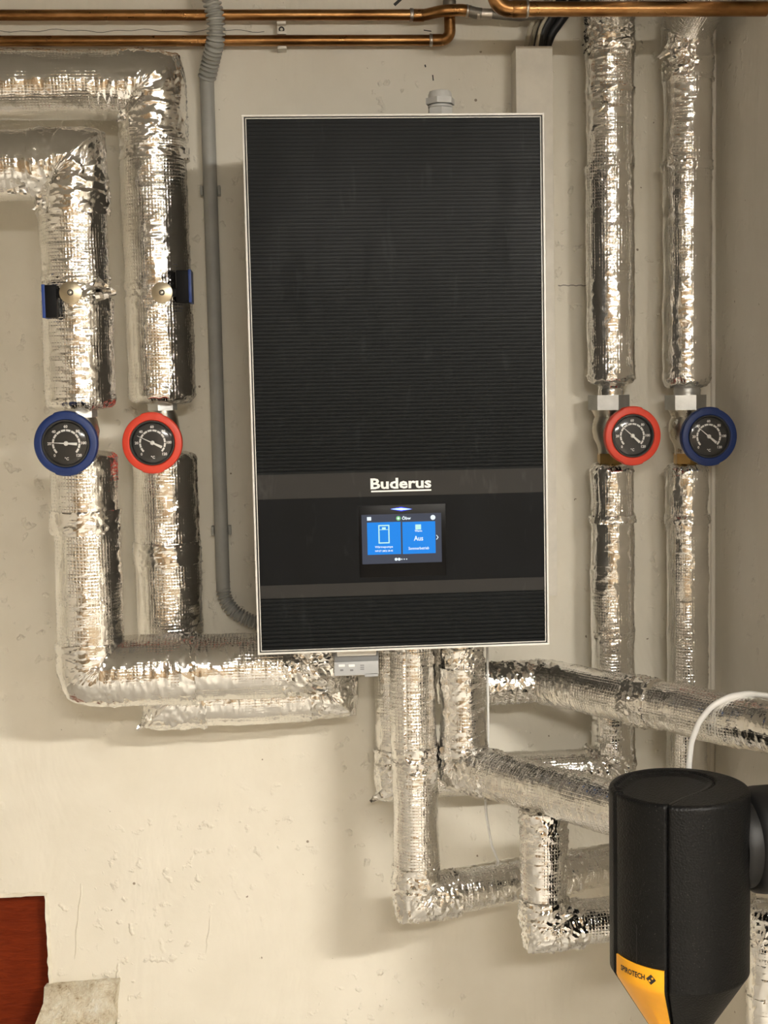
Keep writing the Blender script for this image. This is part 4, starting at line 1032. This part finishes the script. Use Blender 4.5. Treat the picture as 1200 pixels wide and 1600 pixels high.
# shut-off handles poking through the foil
def handle(px, py, Y, bx0, by0, bx1, by1, blue_left, label):
    c = W(px, py, Y); t = thing('valve_handle', label, 'valve handle', (c.x, Y+0.03, c.z), 'shut-off handles poking through the foil')
    mb = MB(); mb.lathe((c.x, Y+0.004, c.z), (0, -1, 0), [(0.0155, 0), (0.0165, 0.0008), (0.0165, 0.0034), (0.0155, 0.0040)], 40); d = mb.build('disc', 'satin_brass', t)
    mb = MB(); mb.lathe((c.x, Y, c.z), (0, -1, 0), [(0.0046, 0), (0.0046, .0012), (0.0040, .0018)], 20); s = mb.build('washer', 'bezel_black', d)
    mb = MB(); mb.lathe((c.x, Y-0.0018, c.z), (0, -1, 0), [(0.0030, 0), (0.0028, .0030), (0.0018, .0038)], 18); mb.build('spindle', 'nickel', d)
    mb = MB(); mb.lathe((c.x, Y+0.0035, c.z), (0, 1, 0), [(0.008, 0), (0.008, .045)], 20); mb.build('shaft', 'lever_black', t)
    a = W(bx0, by0, Y+0.004); b = W(bx1, by1, Y+0.004)
    mb = MB(); mb.box(a.x, b.x, Y+0.002, Y+0.055, b.z, a.z, 0.0025); lv = mb.build('lever', 'lever_black', t)
    x = a.x if blue_left else b.x; s = -1 if blue_left else 1
    mb = MB(); mb.box(min(x-s*.0035, x+s*.0012), max(x-s*.0035, x+s*.0012), Y+0.0005, Y+0.056, b.z-0.0005, a.z+0.0005, 0.0006); mb.build('blue_edge', 'lever_blue', lv)
    mb = MB(); mb.box(min(c.x, (a.x+b.x)/2), max(c.x, (a.x+b.x)/2), Y+0.005, Y+0.012, c.z-0.006, c.z+0.006, 0.001); mb.build('lever_arm', 'lever_black', t)
handle(110, 457, YA-0.066, 66, 445, 90, 496, True, 'round brass valve handle with black and blue lever on its left, far left pipe')
handle(253, 457, YB-0.068, 274, 422, 299, 472, False, 'round brass valve handle with black and blue lever on its right')

# ------------------------------------------------------------------ dirt separator
RS = 216*(SP-CAM).dot(_fw)/FPX/2
zs_top = zpx(1228, 1061, SP.y); zs_bev = zpx(1508, 1061, SP.y); zs_bot = zpx(1600, 1061, SP.y)-0.055
sep = thing('dirt_separator', 'black insulated dirt separator with an orange yellow badge at lower right', 'dirt separator', (SP.x, SP.y, zs_bot))
def ang_of(px, R):                           # azimuth on the cylinder seen at photo column px (front side)
    best = None
    for k in range(2000):
        t = -PI + PI*k/2000                  # front half
        P = Vector((SP.x+R*math.cos(t), SP.y+R*math.sin(t), zs_bev)); v = P-CAM
        x = 600 + FPX*v.dot(_rt)/v.dot(_fw)
        if best is None or abs(x-px) < best[0]: best = (abs(x-px), t)
    return best[1]
tA = ang_of(961, RS); tB = ang_of(1043, RS)  # grooves either side of the tongue
if tA > tB: tA, tB = tB, tA
def s_rad(z):
    if z > zs_top-0.006: d = (z-(zs_top-0.006))/0.006; return RS - 0.006*(1-math.sqrt(max(0, 1-d*d)))
    if z >= zs_bev: return RS
    return RS - (zs_bev-z)*0.62
def s_mod(t, z):                              # tongue slightly sunk, grooves at its edges
    g = 0.0
    for e in (tA, tB):
        dd = abs((t-e+PI) % (2*PI)-PI)*RS
        if dd < 0.0032: g = max(g, 0.005*(1-dd/0.0032))
    inside = tA < t < tB
    return -g - (0.0022 if inside else 0)
mb = MB(); n = 360; V = []; F = []
zl = [zs_top - 0.006*(1-math.cos(PI/2*k/5)) if False else zs_top-0.0012*k for k in range(6)]
zl += list(np.linspace(zs_top-0.0075, zs_bev+0.002, 24)) + [zs_bev, zs_bev-0.002] + list(np.linspace(zs_bev-0.006, zs_bot, 10))
for z in zl:
    for k in range(n):
        t = -PI + 2*PI*k/n; r = s_rad(z) + s_mod(t, z); V.append((SP.x+r*math.cos(t), SP.y+r*math.sin(t), z))
for i in range(len(zl)-1):
    for k in range(n): F.append((i*n+k, i*n+(k+1) % n, (i+1)*n+(k+1) % n, (i+1)*n+k))
F.append(tuple((len(zl)-1)*n+k for k in range(n)))
# top with the looped groove that continues the tongue
base = 0; rings = 56
pA_ = Vector((math.cos(tA), math.sin(tA)))*RS; pB_ = Vector((math.cos(tB), math.sin(tB)))*RS
loop = [WZ(961, 1226, zs_top), WZ(985, 1210, zs_top), WZ(1030, 1203.5, zs_top), WZ(1075, 1205, zs_top), WZ(1105, 1212, zs_top), WZ(1117, 1221, zs_top), WZ(1105, 1232, zs_top), WZ(1072, 1245, zs_top), WZ(1044, 1259, zs_top)]
LP = []
for i in range(len(loop)-1):                  # Catmull-Rom
    p0 = loop[max(i-1, 0)]; p1 = loop[i]; p2 = loop[i+1]; p3 = loop[min(i+2, len(loop)-1)]
    for k in range(10):
        t = k/10; q = 0.5*((2*p1)+(p2-p0)*t+(2*p0-5*p1+4*p2-p3)*t*t+(3*p1-p0-p2*1-2*p2+p3)*t**3); LP.append((q.x-SP.x, q.y-SP.y))
LP.append((loop[-1].x-SP.x, loop[-1].y-SP.y)); LPa = np.array(LP)
poly = np.vstack([LPa, [[math.cos(t)*RS*1.05, math.sin(t)*RS*1.05] for t in np.linspace(tB, tA, 12)]])
def inside_poly(x, y):
    c = False; j = len(poly)-1
    for i in range(len(poly)):
        xi, yi = poly[i]; xj, yj = poly[j]
        if (yi > y) != (yj > y) and x < (xj-xi)*(y-yi)/(yj-yi)+xi: c = not c
        j = i
    return c
prev = list(range(n)); nr = 44
for i in range(1, nr+1):
    rr = 1-i/nr
    cur = []
    for k in range(n):
        t = -PI + 2*PI*k/n; R0 = s_rad(zs_top)+s_mod(t, zs_top); x = R0*rr*math.cos(t); y = R0*rr*math.sin(t)
        if i == nr: x = y = 0.0
        dmin = float(np.min(np.hypot(LPa[:, 0]-x, LPa[:, 1]-y))); h = 0.0
        if inside_poly(x, y): h = -0.0045*min(1, dmin/0.012) - 0.001
        if dmin < 0.003: h -= 0.004*(1-dmin/0.003)
        cur.append(len(V)); V.append((SP.x+x, SP.y+y, zs_top+h))
    for k in range(n): F.append((prev[k], prev[(k+1) % n], cur[(k+1) % n], cur[k]))
    prev = cur
mb.add(V, F); mb.build('insulation_shell', 'housing_black', sep, True, 50)
# fine mould line above the badge
tm = ang_of(994, RS)
mb = MB(); V = []
for z in (zs_bev+0.085, zs_bev+0.030):
    for dt in (-0.0006, 0.0006): t = tm+dt/RS; V.append((SP.x+(RS-0.0014)*math.cos(t), SP.y+(RS-0.0014)*math.sin(t), z))
mb.add(V, [(0, 1, 3, 2)]); mb.build('mould_line', 'gap_black', sep, False)
# badge on the tongue
zb_l = zpx(1483, 966, SP.y-RS*0.4); zb_top = zs_bev+0.0300
def badge_pt(t, z, off): r = s_rad(z) - 0.0022 + off; return Vector((SP.x+r*math.cos(t), SP.y+r*math.sin(t), z))
t0, t1 = tA+0.055, tB-0.045
mb = MB(); V = []; F = []; m = 20; zz = [zb_top-k*(zb_top-zs_bot-0.004)/30 for k in range(31)]
off = 0.0024
def side(z):                                  # left edge runs in with the taper
    return t0
for i, z in enumerate(zz):
    for k in range(m+1):
        t = side(z)+(t1-side(z))*k/m
        fold = 0.0020*max(0, 1-abs((k/m)-(0.55+0.25*(i/30)))*9)*min(1, max(0, (i-10)/6))
        V.append(badge_pt(t, z, off+fold))
for i in range(len(zz)-1):
    for k in range(m): F.append((i*(m+1)+k, i*(m+1)+k+1, (i+1)*(m+1)+k+1, (i+1)*(m+1)+k))
kk = len(V)
for i in (0,):
    for k in range(m+1):
        t = t0+(t1-t0)*k/m; V.append(badge_pt(t, zz[0], -0.002))
for k in range(m): F.append((k, k+1, kk+k+1, kk+k))
mb.add(V, F); badge = mb.build('badge', 'yellow', sep); badge['label'] = 'orange yellow badge with black lettering'
# lettering wrapped round the badge
Vt, Ft = text_geo('SPIROTECH', 0.02, 0.0006); xs_ = [a for a, b in Vt]; w0 = max(xs_)-min(xs_); mx = min(xs_)
ta = ang_of(971, RS); tb2 = ang_of(1008, RS); ztx = zs_bev+0.0160
sc_t = (tb2-ta)/w0; hh = 0.0075/0.0145
mb = MB(); mb.add([badge_pt(ta+(a-mx)*sc_t, ztx+b*hh, off+0.0006) for a, b in Vt], Ft); mb.build('badge_lettering', 'print_black', badge, False)
td = ang_of(1017.5, RS); dw = 0.0072
def bp(a, b, o): return badge_pt(td+a/RS, ztx-0.0005+b, off+o)
mb = MB(); mb.add([bp(dw, 0, .0006), bp(0, dw, .0006), bp(-dw, 0, .0006), bp(0, -dw, .0006)], [(0, 1, 2, 3)]); mb.build('badge_emblem', 'print_black', badge, False)
e = 0.0024; mb = MB()
for (a, b) in ((e*.8, e*.8), (-e*.8, -e*.8)):
    mb.add([bp(a+e*.75, b, .0009), bp(a, b+e*.75, .0009), bp(a-e*.75, b, .0009), bp(a, b-e*.75, .0009)], [(0, 1, 2, 3)])
mb.build('emblem_detail', 'yellow', badge, False)
# insulated outlet at the right
mb = MB(); oc = SP + Vector((0, 0, 0)); oc.z = zpx(1322, 1061, SP.y)
dO = Vector((1, 0.10, 0)).normalized()
mb.lathe(oc + dO*RS*0.80, dO, [(0.060, 0), (0.064, 0.006), (0.064, 0.020), (0.066, 0.021), (0.072, 0.028), (0.074, 0.040), (0.074, 0.11), (0.071, 0.118)], 48)
mb.build('outlet_collar', 'rubber_black', sep)

# ------------------------------------------------------------------ white cables
Yw = SP.y+0.12
mb = MB(); pts = [W(1077, 1290, Yw), W(1076, 1200, Yw), W(1080, 1160, Yw), W(1092, 1128, Yw), W(1112, 1103, Yw), W(1140, 1088, Yw), W(1170, 1083.5, Yw), W(1200, 1087, Yw), W(1240, 1100, Yw)]
tube(mb, pts, 0.0043, 0.05, 14); o = mb.build('white_cable', 'cable_white', None); tag(o, 'thick white cable looping up behind the black separator', 'cable')
Yw = -0.195
mb = MB(); tube(mb, [Vector((xpx(763, 1100, Yw), Yw, Z0+0.010)), W(763, 1150, Yw), W(758, 1240, Yw), W(760, 1275, Yw), W(768, 1320, Yw), W(785, 1362, Yw), W(812, 1396, Yw), W(830, 1420, Yw)], 0.0020, 0.04, 10)
o = mb.build('white_cable', 'cable_white', None); tag(o, 'thin white cable hanging from under the unit between the foil pipes', 'cable')
